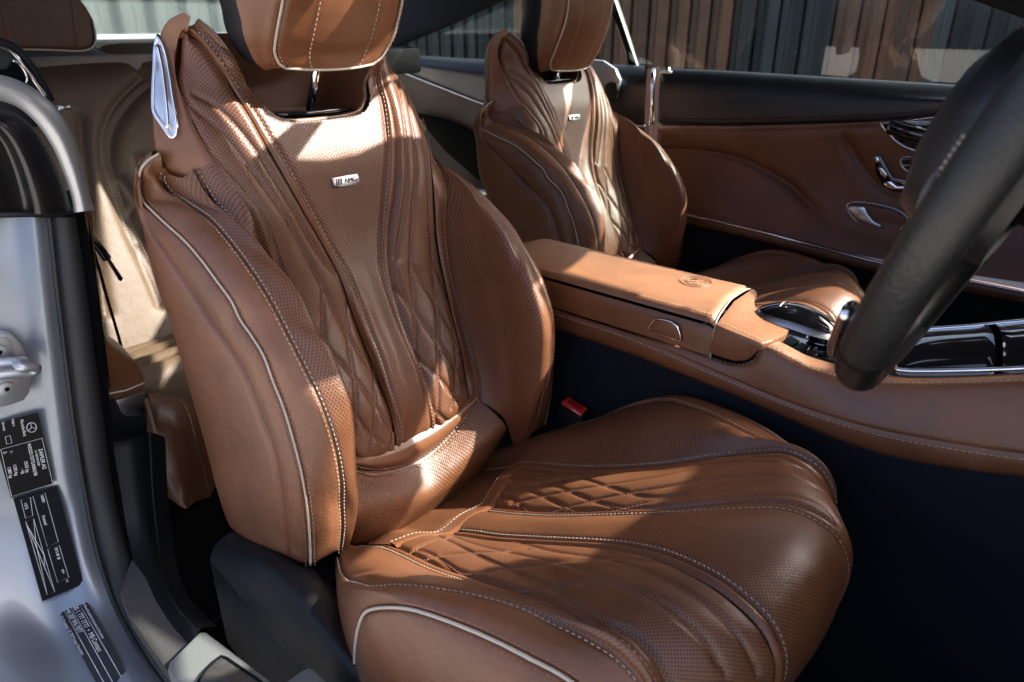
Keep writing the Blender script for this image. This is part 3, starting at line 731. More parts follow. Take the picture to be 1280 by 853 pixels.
stitches('stitching', gl_[2], nl, MT['thread'], CN, lift=.001)
fr = gl_[:, -1]; tube('lid_front_piping', np.vstack([lid(lsd)[:, -1], fr])+[.0008, 0, .0005], .0011, MT['pipe'], CN, n=60)
for xr in (-.115, -.145): tube('lid_rear_piping', lid(ltop, 2, xr, lambda y, xr=xr: xr+.001+.05*(.08-y))[:, 1]+[0, 0, .0006], .0012, MT['pipe'], CN, n=30)
# embossed round emblem
ec = atZ(870, 352, .5805); rad = .026
def ering(r, k=1.0, n=40): return [(ec[0]+r*k*math.cos(t), ec[1]+r*math.sin(t), .5803) for t in np.linspace(0, 2*np.pi, n, endpoint=False)]
for r in (rad, rad*.93, rad*.66): tube('emblem_ring', ering(r), .0005, MT['lid'], CN, sides=6, closed=True)
for k in range(4):
    x = ec[0]+.002+.0042*k; tube('emblem_bar', [(x, ec[1]-.011, .5803), (x, ec[1]-.003, .5804)], .0008, MT['lid'], CN, sides=6)
tube('emblem_leaf', [(ec[0]-.012, ec[1]-.008, .5803), (ec[0]-.015, ec[1]+.002, .5804), (ec[0]-.008, ec[1]+.010, .5803), (ec[0], ec[1]+.006, .5803), (ec[0]-.004, ec[1]-.002, .5803), (ec[0]-.011, ec[1]-.009, .5803)], .0008, MT['lid'], CN, n=24, sides=6)
# latch in the side of the lid
yl = -.0905; lat = [atY(a, b, yl) for a, b in ((810.5, 411.5), (815, 404), (820.5, 399.5), (829, 400), (840, 403), (846, 408), (849.5, 415), (851, 427))]
pl_ = cr(np.array(lat), 30); tube('latch_frame', np.vstack([pl_, pl_[:1]])+[0, -.0006, 0], .0016, MT['chrome'], CN, sides=8)
prism('latch_pad', [p+[0, .001, 0] for p in (np.array(lat)*.9+np.mean(lat, 0)*.1)], (0, -.002, 0), MT['smooth'], CN, .0008)
# front block behind the controller
bk = [atZ(a, b, .5725) for a, b in ((938, 361.5), (918, 377), (896, 405))]
blk_out = [atZ(895, 405.2, .570), atZ(952, 430, .560), atZ(966, 426, .562), atZ(980, 419, .565), atZ(988, 410.5, .568), atZ(989.5, 401, .570), atZ(975, 396, .571), atZ(955, 390, .572), atZ(944, 383, .572), atZ(943, 375, .572), atZ(947, 367, .572), atZ(945, 363, .572), atZ(940.5, 360.6, .572), atZ(917.5, 376.2, .5735)]
prism('console_block_top', blk_out, (0, 0, -.012), MT['lid'], CN, .003)
bs_ = [atY(a, b, -.089) for a, b in ((894, 405), (951, 431), (949, 437), (940, 447), (930, 452), (917, 452), (900, 447), (885, 442))]
prism('console_block_side', bs_, (0, .02, 0), MT['smooth'], CN, .004)
stitches('stitching', cr([atZ(901, 404.5, .5705)+[0, .004, .0008], atZ(952, 427.5, .562)+[0, .004, .0008]], 20), np.tile([0, -.3, .95], (20, 1)), MT['thread'], CN)
# long rail
low = [atY(a, b, -.091) for a, b in ((600, 372), (692, 407), (790, 440), (900, 484), (975, 516), (1050, 547), (1125, 569), (1280, 591), (1450, 606))]
stt = [atY(a, b, -.093) for a, b in ((600, 354), (691, 388.5), (790, 421.5), (900, 468), (956, 492), (1012, 513), (1087, 535), (1162, 550), (1280, 568), (1450, 582))]
upc = [atY(a, b, y) for a, b, y in ((600, 352, -.086), (690, 385, -.086), (790, 416.5, -.086), (847, 433, -.086), (890, 448, -.086), (920, 457, -.086), (943, 451, -.086), (955, 436, -.084), (1020, 465, -.078), (1078, 478, -.070), (1125, 481, -.068), (1200, 480.5, -.068), (1280, 478, -.068), (1450, 470, -.068))]
inn = [atY(a, b, y) for a, b, y in ((600, 354, -.07), (690, 387, -.07), (790, 418, -.07), (847, 435, -.07), (890, 450, -.07), (920, 459, -.07), (943, 452, -.07), (958, 424, -.06), (1015, 447, -.058), (1075, 462, -.05), (1122, 469.5, -.045), (1200, 470, -.045), (1280, 466, -.045), (1450, 458, -.045))]
b0 = [p+np.array([0, .012, -.012]) for p in low]
gR, iR = loft([b0, low, stt, upc, inn], 160, .003); FLR = bool(gnorm(gR)[iR[2], 60, 1] > 0); nR = gnorm(gR)*(-1 if FLR else 1)
panel('console_rail', gR[:iR[2]+1], MT['smooth'], CN, flip=FLR, tuck=(0, 1, 0, 0), depth=.0015, width=.003)
panel('console_side', gR[iR[2]:iR[3]+1], MT['smooth'], CN, flip=FLR, tuck=(1, 0, 0, 0), depth=.0015, width=.003)
panel('console_top_edge', gR[iR[3]:], MT['lid'], CN, flip=FLR, tuck=(1, 0, 0, 0), depth=.001, width=.003)
stitches('stitching', gR[iR[2]-2], nR[iR[2]-2], MT['thread'], CN, L=.005, gap=.002, lift=.0008)
stitches('stitching', gR[iR[3]+1, 62:], nR[iR[3]+1, 62:], MT['thread'], CN, L=.005, gap=.002, lift=.0008)
# carpeted flank
fl_ = np.array([[p, p+[0, -.005, -.06], p+[0, -.012, -.2], [p[0], p[1]-.03, .02]] for p in cr(b0, 40)]).transpose(1, 0, 2)
new_mesh('console_flank', fl_.reshape(-1, 3), grid_faces(4, 40), MT['navy'], CN)
fl2 = fl_*[1, -1, 1]; new_mesh('console_flank', fl2.reshape(-1, 3), grid_faces(4, 40), MT['navy'], CN)
box('console_core', (-.19, -.075, .3), (.30, .08, .518), MT['dark'], CN)
box('console_core', (.30, -.06, .3), (.95, .085, .505), MT['dark'], CN)
# controller: touch pad bridge over a button plate
pz = .535
prism('button_plate', [atZ(a, b, pz) for a, b in ((968, 426), (1000, 405), (1060, 405), (1090, 470), (1055, 476))], (0, 0, -.01), MT['gloss'], CN, .001)
for q in (((975, 428), (988, 421), (1000, 428), (987, 436)), ((989, 437), (1002, 429), (1013, 436), (1001, 444)), ((1003, 445), (1014, 438), (1022, 444), (1012, 451))):
    prism('console_button', [atZ(a, b, pz+.001) for a, b in q], (0, 0, .002), MT['blackp'], CN, .0008)
prism('chrome_key', [atZ(a, b, pz+.003) for a, b in ((1007, 442), (1012, 435), (1022, 437), (1020, 446))], (0, 0, .004), MT['chrome'], CN, .0012)
kc = atZ(1027, 427, pz+.002); a = np.linspace(0, 2*np.pi, 28, endpoint=False)
kn = prism('rotary_knob', [kc+[.02*math.cos(t), .02*math.sin(t), 0] for t in a], (0, 0, .022), MT['gloss'], CN, .003)
for zz in (.003, .018): tube('knob_ring', [kc+[.0205*math.cos(t), .0205*math.sin(t), zz] for t in a], .0012, MT['chrome'], CN, closed=True)
hc0 = atZ(990, 388, .583); nu_, nv_ = 26, 40
def hump(sx, sy, h, zb, flat=0.):
    V = []; 
    for i in range(nu_+1):
        r = i/nu_
        for j in range(nv_):
            t = 2*np.pi*j/nv_
            x = np.sign(math.cos(t))*abs(math.cos(t))**.8*sx*r; y = np.sign(math.sin(t))*abs(math.sin(t))**.8*sy*r
            V.append((hc0[0]+x+.012, hc0[1]+y, zb+h*(1-r**2.4)-.10*x*(x > 0)))
    F = [[i*nv_+j, (i+1)*nv_+j, (i+1)*nv_+(j+1) % nv_, i*nv_+(j+1) % nv_] for i in range(nu_) for j in range(nv_)]
    return V, F
tp = new_mesh('touch_pad_bridge', *hump(.064, .032, .021, .568), MT['satin'], CN)
V, F = hump(.058, .027, .016, .577); new_mesh('touch_pad', V, F, MT['gloss'], tp)
def hz(x, y): r = min(1, math.hypot(x/.058, y/.027)); return .577+.016*(1-r**2.4)-.10*x*(x > 0)
tube('touch_pad_line', [(hc0[0]+.012-.026, hc0[1]+y, hz(-.026, y)+.0004) for y in np.linspace(-.020, .020, 9)], .0006, MT['satin'], tp, sides=6)
for k in range(3): y = -.012+.010*k; tube('touch_pad_mark', [(hc0[0]+.012-.018, hc0[1]+y, hz(-.018, y)+.0003), (hc0[0]+.012-.016, hc0[1]+y, hz(-.016, y)+.0003)], .0009, MT['pipe'], tp, sides=6)
# gloss black cover with chrome surround
ne = cr([atY(a, b, -.042) for a, b in ((1121, 463), (1140, 464.5), (1200, 464), (1280, 461), (1420, 452))], 60)
fe = cr([atY(a, b, .075) for a, b in ((1112, 432), (1128, 418), (1219, 408), (1280, 402), (1420, 392))], 60)
mid1 = ne*.75+fe*.25+[0, 0, .010]; mid2 = ne*.4+fe*.6+[0, 0, .012]
gG, _ = loft([ne+[0, 0, -.006], ne, mid1, mid2, fe], 60, .004)
cut = int(.47*60)
xs_ = np.linalg.norm(proj(ne)[0]-[1247, 462], axis=1).argmin()
panel('cover_panel', gG[:, :xs_], MT['gloss'], CN, flip=False, tuck=(1, 0, 1, 1), depth=.002, width=.004)
panel('cover_panel', gG[:, xs_+1:], MT['gloss'], CN, flip=False, tuck=(1, 0, 1, 0), depth=.002, width=.004)
loop = np.vstack([fe[::-1], atY(1115, 448, -.02)[None], ne])+[0, -.001, .001]
tube('cover_surround', loop, .0028, MT['chrome'], CN, n=140)
finish(CN)

# ================================================================== seat belt buckle
BK = empty('seat_belt_buckle', tuple(atY(715, 540, -.125)), 'black seat belt buckle with red release button beside the near seat', 'buckle')
yb = -.125
bt = [atY(a, b, yb) for a, b in ((700, 504), (727, 521), (722, 575), (690, 560))]
prism('buckle_body', bt, (0, .028, .004), MT['blackp'], BK, .003)
rb_ = [atY(702, 503, yb), atY(727, 519, yb), atY(734.5, 512, yb+.022), atY(710.5, 497, yb+.022)]
MT['red'] = plain('red_plastic', (.80, .05, .04), .35)
MT['redd'] = plain('dark_red_plastic', (.40, .02, .02), .4)
nb = np.cross(np.array(rb_[1])-rb_[0], np.array(rb_[3])-rb_[0]); nb /= np.linalg.norm(nb); nb = nb if nb[2] > 0 else -nb
rbn = prism('release_button', [np.array(p)-nb*.004 for p in rb_], nb*.006, MT['red'], BK, .0012)
cc = np.mean(rb_, 0); prism('button_recess', [cc+(np.array(p)-cc)*np.array([.6]*3)+nb*.0021 for p in rb_], nb*.0012, MT['redd'], BK, .0004)
tube('button_edge', [np.array(rb_[0])-nb*.001, np.array(rb_[1])-nb*.001], .0009, MT['satin'], BK, sides=6)
finish(BK)

# ================================================================== steering wheel
WN = np.array([-.940, 0, .341]); WU = np.array([.341, 0, .940])      # axis towards the driver, up in the wheel plane
WC = np.array([.632, -.37, .885])
SW = empty('steering_wheel', tuple(WC), 'black leather steering wheel with silver spokes, close to the camera', 'steering wheel')
def wp(a, r=.190, d=0.): return WC+WU*(r*math.cos(a))+np.array([0, -1, 0])*(r*math.sin(a))+WN*d
th = np.linspace(0, 2*np.pi, 160, endpoint=False)
def rim_r(t):                          # flattened bottom
    c = -math.cos(t); return .190 if c < .90 else min(.190, .182/max(c, .1))
rimp = np.array([wp(t, rim_r(t)) for t in th])
grip = [i for i, t in enumerate(th) if .55 < t < 2.45]
MT['wheel'] = plain('black_grained_leather', (.012, .0125, .0125), .46, grain=.7, gscale=420, var=.12)
MT['wheelp'] = plain('smooth_black_leather', (.008, .008, .008), .35, grain=.2, gscale=700)
MT['wheel_s'] = leather('black_perforated_leather', (.020, .021, .021), .45, wear=.1, worn=(.05, .05, .05))
def arc(a0, a1, n=60): return np.array([wp(t, rim_r(t)) for t in np.linspace(a0, a1, n)])
secs = (('rim_leather', -2.3, 2.3, .0150, .0158, 'wheel'), ('rim_lower', 2.3, 2*np.pi-2.3, .0147, .0155, 'wheelp'))
for nm, a0, a1, ra, rb2, mt in secs:
    tube(nm, arc(a0, a1, 110), ra, MT[mt], SW, sides=22, ry=rb2, up=WN)
for a0 in (2.3, -2.3): tube('rim_seam', arc(a0-.006, a0+.006, 3), .0152, MT['dark'], SW, sides=22, ry=.0160, up=WN)
# silver insert along the inside of the lower rim and lower spoke
ins = np.array([wp(t, rim_r(t)-.004, .0200) for t in np.linspace(2.15, 4.1, 70)])
tube('rim_insert', ins, .0075, MT['chrome'], SW, sides=12, ry=.0048, up=WN)
hubp = [WC+WU*(.075*np.sign(math.cos(t))*abs(math.cos(t))**.7-.005)+np.array([0, -1, 0])*(.085*np.sign(math.sin(t))*abs(math.sin(t))**.7)+WN*.0 for t in np.linspace(0, 2*np.pi, 40, endpoint=False)]
V = []; F = []
prof = [(1.0, -.02), (1.03, .0), (1.0, .022), (.86, .046), (.5, .058), (.0, .062)]
for s_, d in prof: V += [WC+(p-WC)*s_+WN*d for p in hubp]
for i in range(len(prof)-1):
    for j in range(40): F.append([i*40+j, i*40+(j+1) % 40, (i+1)*40+(j+1) % 40, (i+1)*40+j])
new_mesh('airbag_cover', V, F, MT['blackl'], SW)
for a_ in (1.75, -1.75, math.pi-.18, math.pi+.18):
    p0, p1 = wp(a_, .07, .018), wp(a_, rim_r(a_)-.012, .004)
    tube('spoke', [p0, (p0+p1)/2+WN*.006, p1], .016, MT['gloss'], SW, n=16, sides=12, ry=.008, up=WN)
    tube('spoke_trim', [p0+WN*.008, (p0+p1)/2+WN*.014, p1+WN*.009], .007, MT['satin'], SW, n=16, sides=10, ry=.003, up=WN)
aa = [t for t in np.linspace(.6, 2.2, 200) if 168 < proj(wp(t, rim_r(t)-.006, .016)[None])[0][0][1] < 222]
for k in (-1, 0, 1):
    if len(aa) > 3: stitches('rim_stitching', [wp(t, rim_r(t)-.005-.0032*k, .0168-.0012*abs(k)) for t in aa], np.tile(WN, (len(aa), 1)), MT['thread'], SW, L=.0022, gap=.0012, r=.0008)
for a0 in (.62, -.62):
    q = [wp(a0, rim_r(a0))+(WN*math.cos(t)*.0176+(wp(a0, 1)-wp(a0, 0))*math.sin(t)*.0166) for t in np.linspace(0, 2*np.pi, 40)]
    tube('rim_seam', q, .0009, MT['dark'], SW, sides=6)
COLM = tube('steering_column', [WC-WN*.02, WC-WN*.20], .05, MT['blackp'], SW, sides=20)
finish(SW)
ST = tube('column_stalk', [WC-WN*.07+np.array([0, .03, -.03]), WC-WN*.075+np.array([.0, .10, -.045]), WC-WN*.08+np.array([0, .17, -.05])], [.016]*9+[.013]*8+[.010]*3+[.013]*4, MT['gloss'], None, n=24, sides=14)
tag(ST, 'gloss black column stalk behind the steering wheel', 'stalk')

# ================================================================== far door
DY = .95
MT['padl'] = leather('navy_black_leather', (.010, .012, .016), .36, wear=.1, worn=(.03, .03, .03))
DR = empty('passenger_door', (0, DY, .1), 'far door with brown leather panel, black upper pad and chrome handles', 'car door')
def D(px, py, dy=0.): return atY(px, py, DY+dy)
padt = [(824, 86), (900, 89), (1000, 95), (1100, 101), (1230, 109), (1400, 120)]
padb = [(821, 157), (900, 158), (960, 157), (1056, 154.5), (1129, 150.5), (1205, 141), (1400, 118)]
pm = [(822, 122), (900, 124), (1000, 126), (1100, 126), (1230, 126), (1400, 121)]
gP, iP = loft([[D(a, b, .05)+[0, 0, -.004] for a, b in padt], [D(a, b, .015) for a, b in padt], [D(a, b+16, -.012) for a, b in padt], [D(a, b, -.02) for a, b in pm], [D(a, b-4, -.02) for a, b in padb], [D(a, b, -.012) for a, b in padb]], 90, .008)
FLP = bool(gnorm(gP)[iP[2], 40, 1] > 0)
panel('upper_pad', gP, MT['padl'], DR, flip=FLP, tuck=(0, 0, 1, 0), depth=.004, width=.006)
stitches('stitching', np.array([D(a, b-9, -.022) for a, b in cr(padb, 120)]), np.tile([0, -1., 0], (120, 1)), MT['dark'], DR, L=.006, gap=.003, r=.001)
pu = [(821, 158), (900, 159), (960, 158), (1056, 155.5), (1129, 151.5), (1205, 142), (1400, 119)]
pr1 = [(818, 187), (900, 190), (1000, 196), (1100, 200), (1250, 205), (1400, 215)]
pr2 = [(824, 215), (900, 222), (1000, 240), (1100, 262), (1250, 285), (1400, 300)]
pr3 = [(850, 268), (900, 276), (960, 291), (1041, 312), (1100, 325), (1250, 350), (1400, 370)]
gD, iD = loft([[D(a, b, -.006) for a, b in pu], [D(a, b, .010) for a, b in pr1], [D(a, b, .012) for a, b in pr2], [D(a, b, -.028) for a, b in pr3]], 150, .006)
FLD = bool(gnorm(gD)[20, 70, 1] > 0)
sw = cr([D(a, b, .011) for a, b in ((815, 186), (860, 187), (900, 192), (935, 202), (960, 215), (988, 232), (1016, 258), (1044, 280), (1092, 297), (1160, 312))], 160)
sw2 = cr([D(a, b, .008) for a, b in ((1056, 156), (1062, 180), (1072, 200), (1088, 222), (1110, 238), (1140, 246))], 80)
panel('door_panel', gD, MT['door'], DR, flip=FLD, tuck=(1, 0, 1, 0), depth=.004, lines=np.vstack([sw, sw2]), puff=.012, gd=.004, gw=.010)
rl = cr([D(a, b, -.045) for a, b in ((840, 265), (860, 273), (910, 285), (960, 297), (1041, 319), (1100, 334), (1300, 375))], 80)
tube('armrest_rail', rl, .012, MT['door'], DR, sides=12, ry=.016)
tube('rail_chrome', rl+[0, -.008, .013], .0035, MT['chrome'], DR, sides=8)
lw = np.array([rl+[0, .0, -.012], rl+[0, .02, -.12], rl*[1, 1, 0]+[0, .01, .02]]); new_mesh('door_lower', lw.reshape(-1, 3), grid_faces(3, 80), MT['navy'], DR)
for x0, w_ in ((796, 8), (811.5, 7)):
    pts = [D(x0+w_/2+2.5, 87, .012), D(x0+w_/2+1, 95, -.018), D(x0+w_/2, 125, -.026), D(x0+w_/2-.5, 156, -.02)]
    tube('chrome_trim_strip', pts, .0075, MT['chrome'], DR, n=24, sides=10, ry=.005)
# handle recess, memory keys, seat switches, pull handle
def dpoly(pts, dy=-.004): return [D(a, b, dy) for a, b in pts]
hr = [(1101, 154), (1112, 154), (1240, 146), (1300, 190), (1230, 198), (1170, 192), (1140, 187), (1123, 179), (1112, 168)]
prism('handle_recess', dpoly(hr, -.006), (0, -.008, 0), MT['gloss'], DR, .002)
tube('recess_trim', cr(np.array(dpoly(hr, -.016)), 60, True), .0030, MT['chrome'], DR, closed=True)
tube('door_handle', [D(1112, 158, -.03), D(1135, 166, -.036), D(1175, 176, -.036), D(1230, 182, -.03)], .012, MT['gloss'], DR, n=24, sides=12, ry=.018)
mk_ = [(1126, 202), (1130, 197), (1170, 200), (1190, 204), (1180, 216), (1140, 216), (1130, 211)]
prism('memory_key_plate', dpoly(mk_, .0), (0, -.012, 0), MT['gloss'], DR, .002)
tube('memory_key_trim', cr(np.array(dpoly(mk_, -.014)), 40, True), .0022, MT['satin'], DR, closed=True)
tube('memory_key_divider', [D(1129, 206.5, -.014), D(1175, 210, -.014)], .002, MT['satin'], DR, sides=6)
ssw = [(1092, 197), (1096, 192), (1103, 195), (1110, 208), (1118, 222), (1140, 225), (1150, 233), (1138, 240), (1115, 238), (1103, 230), (1095, 212)]
prism('seat_switch_plate', dpoly(ssw, .002), (0, -.012, 0), MT['gloss'], DR, .003)
for q in (((1094, 196), (1099, 196), (1101, 203), (1096, 203)), ((1097, 210), (1103, 209), (1110, 218), (1108, 223), (1101, 212)), ((1104, 229), (1114, 226), (1122, 233), (1138, 233), (1136, 237), (1114, 236)), ((1122, 227), (1138, 226), (1146, 230), (1135, 231))):
    prism('seat_switch', dpoly(q, -.010), (0, -.008, 0), MT['chrome'], DR, .002)
ph = [(1059, 257), (1065, 253), (1120, 262), (1135, 275), (1120, 290), (1095, 288), (1068, 274)]
prism('pull_recess', dpoly(ph, .004), (0, -.010, 0), MT['door'], DR, .002)
tube('pull_trim', cr(np.array(dpoly(ph, -.007)), 50, True), .0022, MT['satin'], DR, closed=True)
prism('pull_handle', dpoly(((1061, 256.5), (1083, 258), (1086, 266), (1094, 276), (1104, 281), (1102, 284), (1085, 279), (1070, 271)), -.006), (0, -.014, 0), MT['satin'], DR, .003)
lp = D(832, 90, .0); tube('lock_pin', [lp+[0, .01, -.01], lp+[0, .01, .012]], .008, MT['chrome'], DR, sides=16)
box('lock_pin_base', lp+[-.018, -.004, -.004], lp+[.018, .026, .003], MT['satin'], DR, .003)
finish(DR)

# ================================================================== rear side trim behind the far seat
RT = empty('rear_side_trim', (-.6, DY, .1), 'black and brown rear side trim behind the far seat with silver speaker', 'trim panel')
def R_(px, py, dy=0.): return atY(px, py, DY+dy)
MT['rmat'] = leather('matt_dark_leather', (.05, .022, .012), .6, wear=.1, coat=0.)
q0 = [(440, 52), (487, 66), (560, 73), (640, 77), (720, 80), (806, 84)]
q1 = [(440, 62), (487, 76), (560, 86), (640, 96), (720, 104), (806, 108)]
q2 = [(440, 72), (500, 88), (560, 112), (620, 134), (700, 152), (806, 157)]
gQ, iQ = loft([[R_(a, b, .05) for a, b in q0], [R_(a, b, .0) for a, b in q0], [R_(a, b, -.05) for a, b in q1], [R_(a, b, -.03) for a, b in q2]], 60, .01)
panel('rear_pad', gQ, MT['padl'], RT, flip=bool(gnorm(gQ)[8, 30, 1] > 0), tuck=(0, 0, 0, 0), depth=0)
tube('pad_chrome_line', [R_(a, b+1, -.034) for a, b in q2[1:]], .003, MT['satin'], RT, n=50)
q3 = [(440, 100), (520, 128), (580, 170), (640, 215), (720, 240), (806, 250)]; q4 = [(440, 300), (520, 320), (600, 330), (700, 340), (806, 350)]
gQ2, _ = loft([[R_(a, b, -.03) for a, b in q2], [R_(a, b, .0) for a, b in q3], [R_(a, b, -.02) for a, b in q4]], 60, .012)
panel('rear_panel', gQ2, MT['rmat'], RT, flip=bool(gnorm(gQ2)[8, 30, 1] > 0), tuck=(1, 0, 0, 0), depth=.004)
aw = [(520, 140), (560, 150), (600, 170), (640, 196), (640, 235), (600, 225), (560, 190), (535, 160)]
prism('rear_recess', [R_(a, b, -.012) for a, b in aw], (0, -.012, 0), MT['dark'], RT, .004)
tube('rear_rail', [R_(a, b, -.06) for a, b in ((560, 232), (590, 240), (625, 243), (700, 250))], .016, MT['satin'], RT, n=24, sides=10)
spk = [(742, 74), (757, 76), (772, 86), (778, 100), (773, 122), (762, 131), (745, 128), (735, 100)]
prism('speaker_housing', [R_(a, b, -.05) for a, b in spk], (0, -.012, 0), plain('silver_sky_tint', (.45, .50, .55), .3, .2), RT, .004)  # pale blue base colour of the silver housing stands in for reflected sky
prism('speaker_cap', [R_(a, b, -.064) for a, b in ((757, 106), (764, 102), (772, 104), (774, 114), (770, 125), (762, 128), (756, 122))], (0, -.006, 0), MT['blackp'], RT, .003)
finish(RT)

# ================================================================== glass and roof rail of the far side
GL = glass('window_glass', (.72, .78, .76))
def pane(name, pts, label, dy=.05):
    p = [atY(a, b, DY+dy) for a, b in pts]; o = prism(name, p, (0, .004, 0), GL, None); tag(o, label, 'window'); return o
pane('door_window', [(798, 86), (1000, 98), (1240, 113), (1420, 124), (1300, 20), (1100, -70), (850, -70), (758, -20)], 'clear side window of the far door with fence behind')
pane('quarter_window', [(440, 62), (640, 82), (793, 88), (752, -20), (640, -5), (520, 45)], 'small rear quarter window behind the far seat')
FR = prism('window_divider', [atY(a, b, DY+.045) for a, b in ((789, 88), (798, 88), (768, 0), (756, -40), (746, -40), (760, 0))], (0, .02, 0), MT['gloss'], None, .002)
tag(FR, 'slanted black pillar between far door window and quarter window', 'pillar')
rr1 = [(380, 100), (440, 84), (495, 60), (560, 33), (640, -4), (760, -60), (950, -85), (1120, -45), (1205, -4), (1285, 26), (1420, 90)]
rail = np.array([atY(a, b, DY+.02) for a, b in rr1]); top_ = rail.copy(); top_[:, 1] = 1.0; top_[:, 2] = np.maximum(np.interp(top_[:, 0], [-2, -1.55, -.9, -.2, .4, .75, 1.3], [1.02, 1.215, 1.27, 1.28, 1.22, 1.09, .92]), top_[:, 2]+.01) 
gRR, _ = loft([rail+[0, .03, .01], rail, rail*.5+top_*.5, top_], 80, .03)
o = new_mesh('roof_rail', gRR.reshape(-1, 3), grid_faces(*gRR.shape[:2]), plain('dark_headliner', (.006, .006, .007), .8), None)
tag(o, 'dark headliner edge above the far side windows', 'roof trim')

# ================================================================== outside: slatted fence seen through the glass
FY = 3.6
fcol = {'b': (.20, .095, .055), 'g': (.060, .070, .072), 'k': (.022, .026, .03), 'd': (.12, .065, .042)}
FM = {k: leather('fence_'+k, v, .6, wear=.4, worn=tuple(min(1, c*2) for c in v), grain=.1) for k, v in fcol.items()}
FE = empty('slatted_fence', (-1, FY, -.3), 'fence of vertical brown and dark boards seen through the far windows', 'fence')
x = -5.5; i = 0; mb = {}
while x < 4.0:
    wd = .060+.035*rng.random(); dep = .03*(i % 2)+.006*rng.random()
    pxx = proj(np.array([[x+wd/2, FY, 1.2]]))[0][0][0]
    if pxx < 640: k = 'k' if rng.random() < .25 else 'g'
    elif pxx < 925: k = 'b' if rng.random() < .75 else 'd'
    elif pxx < 1045: k = 'g' if rng.random() < .6 else 'k'
    elif pxx < 1180: k = 'b' if rng.random() < .6 else 'd'
    else: k = 'k' if rng.random() < .4 else 'g'
    b_ = box('board', (x, FY+dep, -.3), (x+wd-.008, FY+dep+.02, 1.75), FM[k], FE)
    tube('board_rib', [(x+wd*.5, FY+dep, -.3), (x+wd*.5, FY+dep, 1.75)], .006, FM[k], b_, sides=6)
    x += wd; i += 1
box('backing', (-5.5, FY+.07, -.3), (4, FY+.09, 1.75), FM['k'], FE)
finish(FE)
# corrugated wall behind the rear window
CWX = -6.0
CW = empty('corrugated_wall', (CWX, 0, -.3), 'grey green corrugated wall seen through the rear window', 'wall')
MT['corr'] = leather('grey_green_sheet', (.034, .044, .044), .5, wear=.5, worn=(.16, .17, .15), grain=.1)
yy = np.linspace(-6, 6, 481); xx = CWX+.03*np.clip(np.sin(yy*2*np.pi/.28)*2.2, -1, 1)
g = np.array([[(a, b, z) for a, b in zip(xx, yy)] for z in (-.3, 3.0)]); new_mesh('sheet', g.reshape(-1, 3), grid_faces(2, 481), MT['corr'], CW)
finish(CW)

# ================================================================== rear seat
RS = empty('rear_bench', (-1.0, 0, .05), 'brown leather rear bench behind the front seats, partly in sunlight', 'car seat')
MT['rear'] = leather('tan_rear_leather', (.13, .092, .053), .42, wear=.3)
MT['rearp'] = leather('tan_perforated_leather', (.115, .076, .043), .5, perf=.0045, hole=.24, coat=0.)
MT['rdark'] = leather('dark_brown_leather', (.085, .035, .017), .42)
MT['rearh'] = MT['rdark']
zs = np.linspace(.24, .90, 12)
def rback(y):
    return [(-.985-.46*(z-.3)-.05*max(0, (z-.82)/.08)**2+.05*math.exp(-((y+.60)/.12)**2)*math.sin(math.pi*(z-.24)/.66), y, z-.05*max(0, (abs(y)-.25)/.45)**2*(z-.24)/.6) for z in zs]
gr, ir = loft([rback(y) for y in (-.74, -.62, -.5, -.38, -.26, -.12, 0, .2, .40, .55)], 150, .008)
FL_ = bool(gnorm(gr)[60, 70, 0] < 0)
def onsheet(g, polys):
    P = g.reshape(-1, 3); px, _ = proj(P); kd = kdtree.KDTree(len(P)); out = []
    for i in range(len(P)): kd.insert((px[i, 0], px[i, 1], 0), i)
    kd.balance()
    for poly in polys:
        q = cr([(a, b) for a, b in poly], 60); pts = []
        for a, b in q:
            f = kd.find_n((a, b, 0), 5); w_ = np.array([1/(h[2]+.2) for h in f]); w_ /= w_.sum(); pts.append(sum(P[h[1]]*k for h, k in zip(f, w_)))
        out.append(cr(smooth(np.array(pts), 5)[::3], 120))
    return out
rl_ = onsheet(gr, [[(176, 101), (150, 124), (131, 157), (127, 195), (139, 240), (157, 285), (172, 319), (190, 360), (202, 392)],
                   [(187, 108), (160, 132), (140, 165), (136, 200), (148, 242), (168, 290), (190, 335), (210, 385)],
                   [(124, 62), (165, 80), (195, 112)], [(100, 150), (108, 230), (120, 310), (133, 400)], [(175, 200), (190, 250), (205, 300)], [(150, 225), (180, 265), (200, 285)], [(195, 230), (165, 262), (160, 275)], [(172, 310), (200, 350)]])
panel('rear_backrest', gr, MT['rearp'], RS, flip=FL_, tuck=(0, 0, 0, 0), lines=np.vstack(rl_), puff=.012, gd=.007, gw=.010)
nn = np.tile([.9, 0, .4], (120, 1))
for q in rl_[:2]: stitches('stitching', q, nn, MT['thread'], RS, L=.005, gap=.003, lift=.003)
ys_ = np.array([-.57, -.52, -.45, -.35, -.15, 0, .2, .45, .7])
rc = [[(-1.0, y, .25) for y in ys_], [(-.93, y, .275) for y in ys_], [(-.80, y, .30) for y in ys_], [(-.80, y, .302) for y in ys_], [(-.76, y, .302) for y in ys_], [(-.735, y, .285) for y in ys_], [(-.725, y, .22) for y in ys_], [(-.74, y, .13) for y in ys_]]
gc, ic = loft(rc, 140, .007)
pl1 = [[(x, y, .29) for y in np.linspace(-.6, .7, 120)] for x in (-.915, -.845, -.775, -.70)]
pl1 = [np.array([(x, y, .283+(x+.915)*.16) for y in np.linspace(-.57, .7, 200)]) for x in (-.915, -.845, -.775, -.70)]
panel('rear_cushion', gc, MT['rearp'], RS, flip=bool(gnorm(gc)[20, 70, 2] < 0), tuck=(0, 0, 0, 0), lines=np.vstack(pl1), puff=.010, gd=.007, gw=.010)
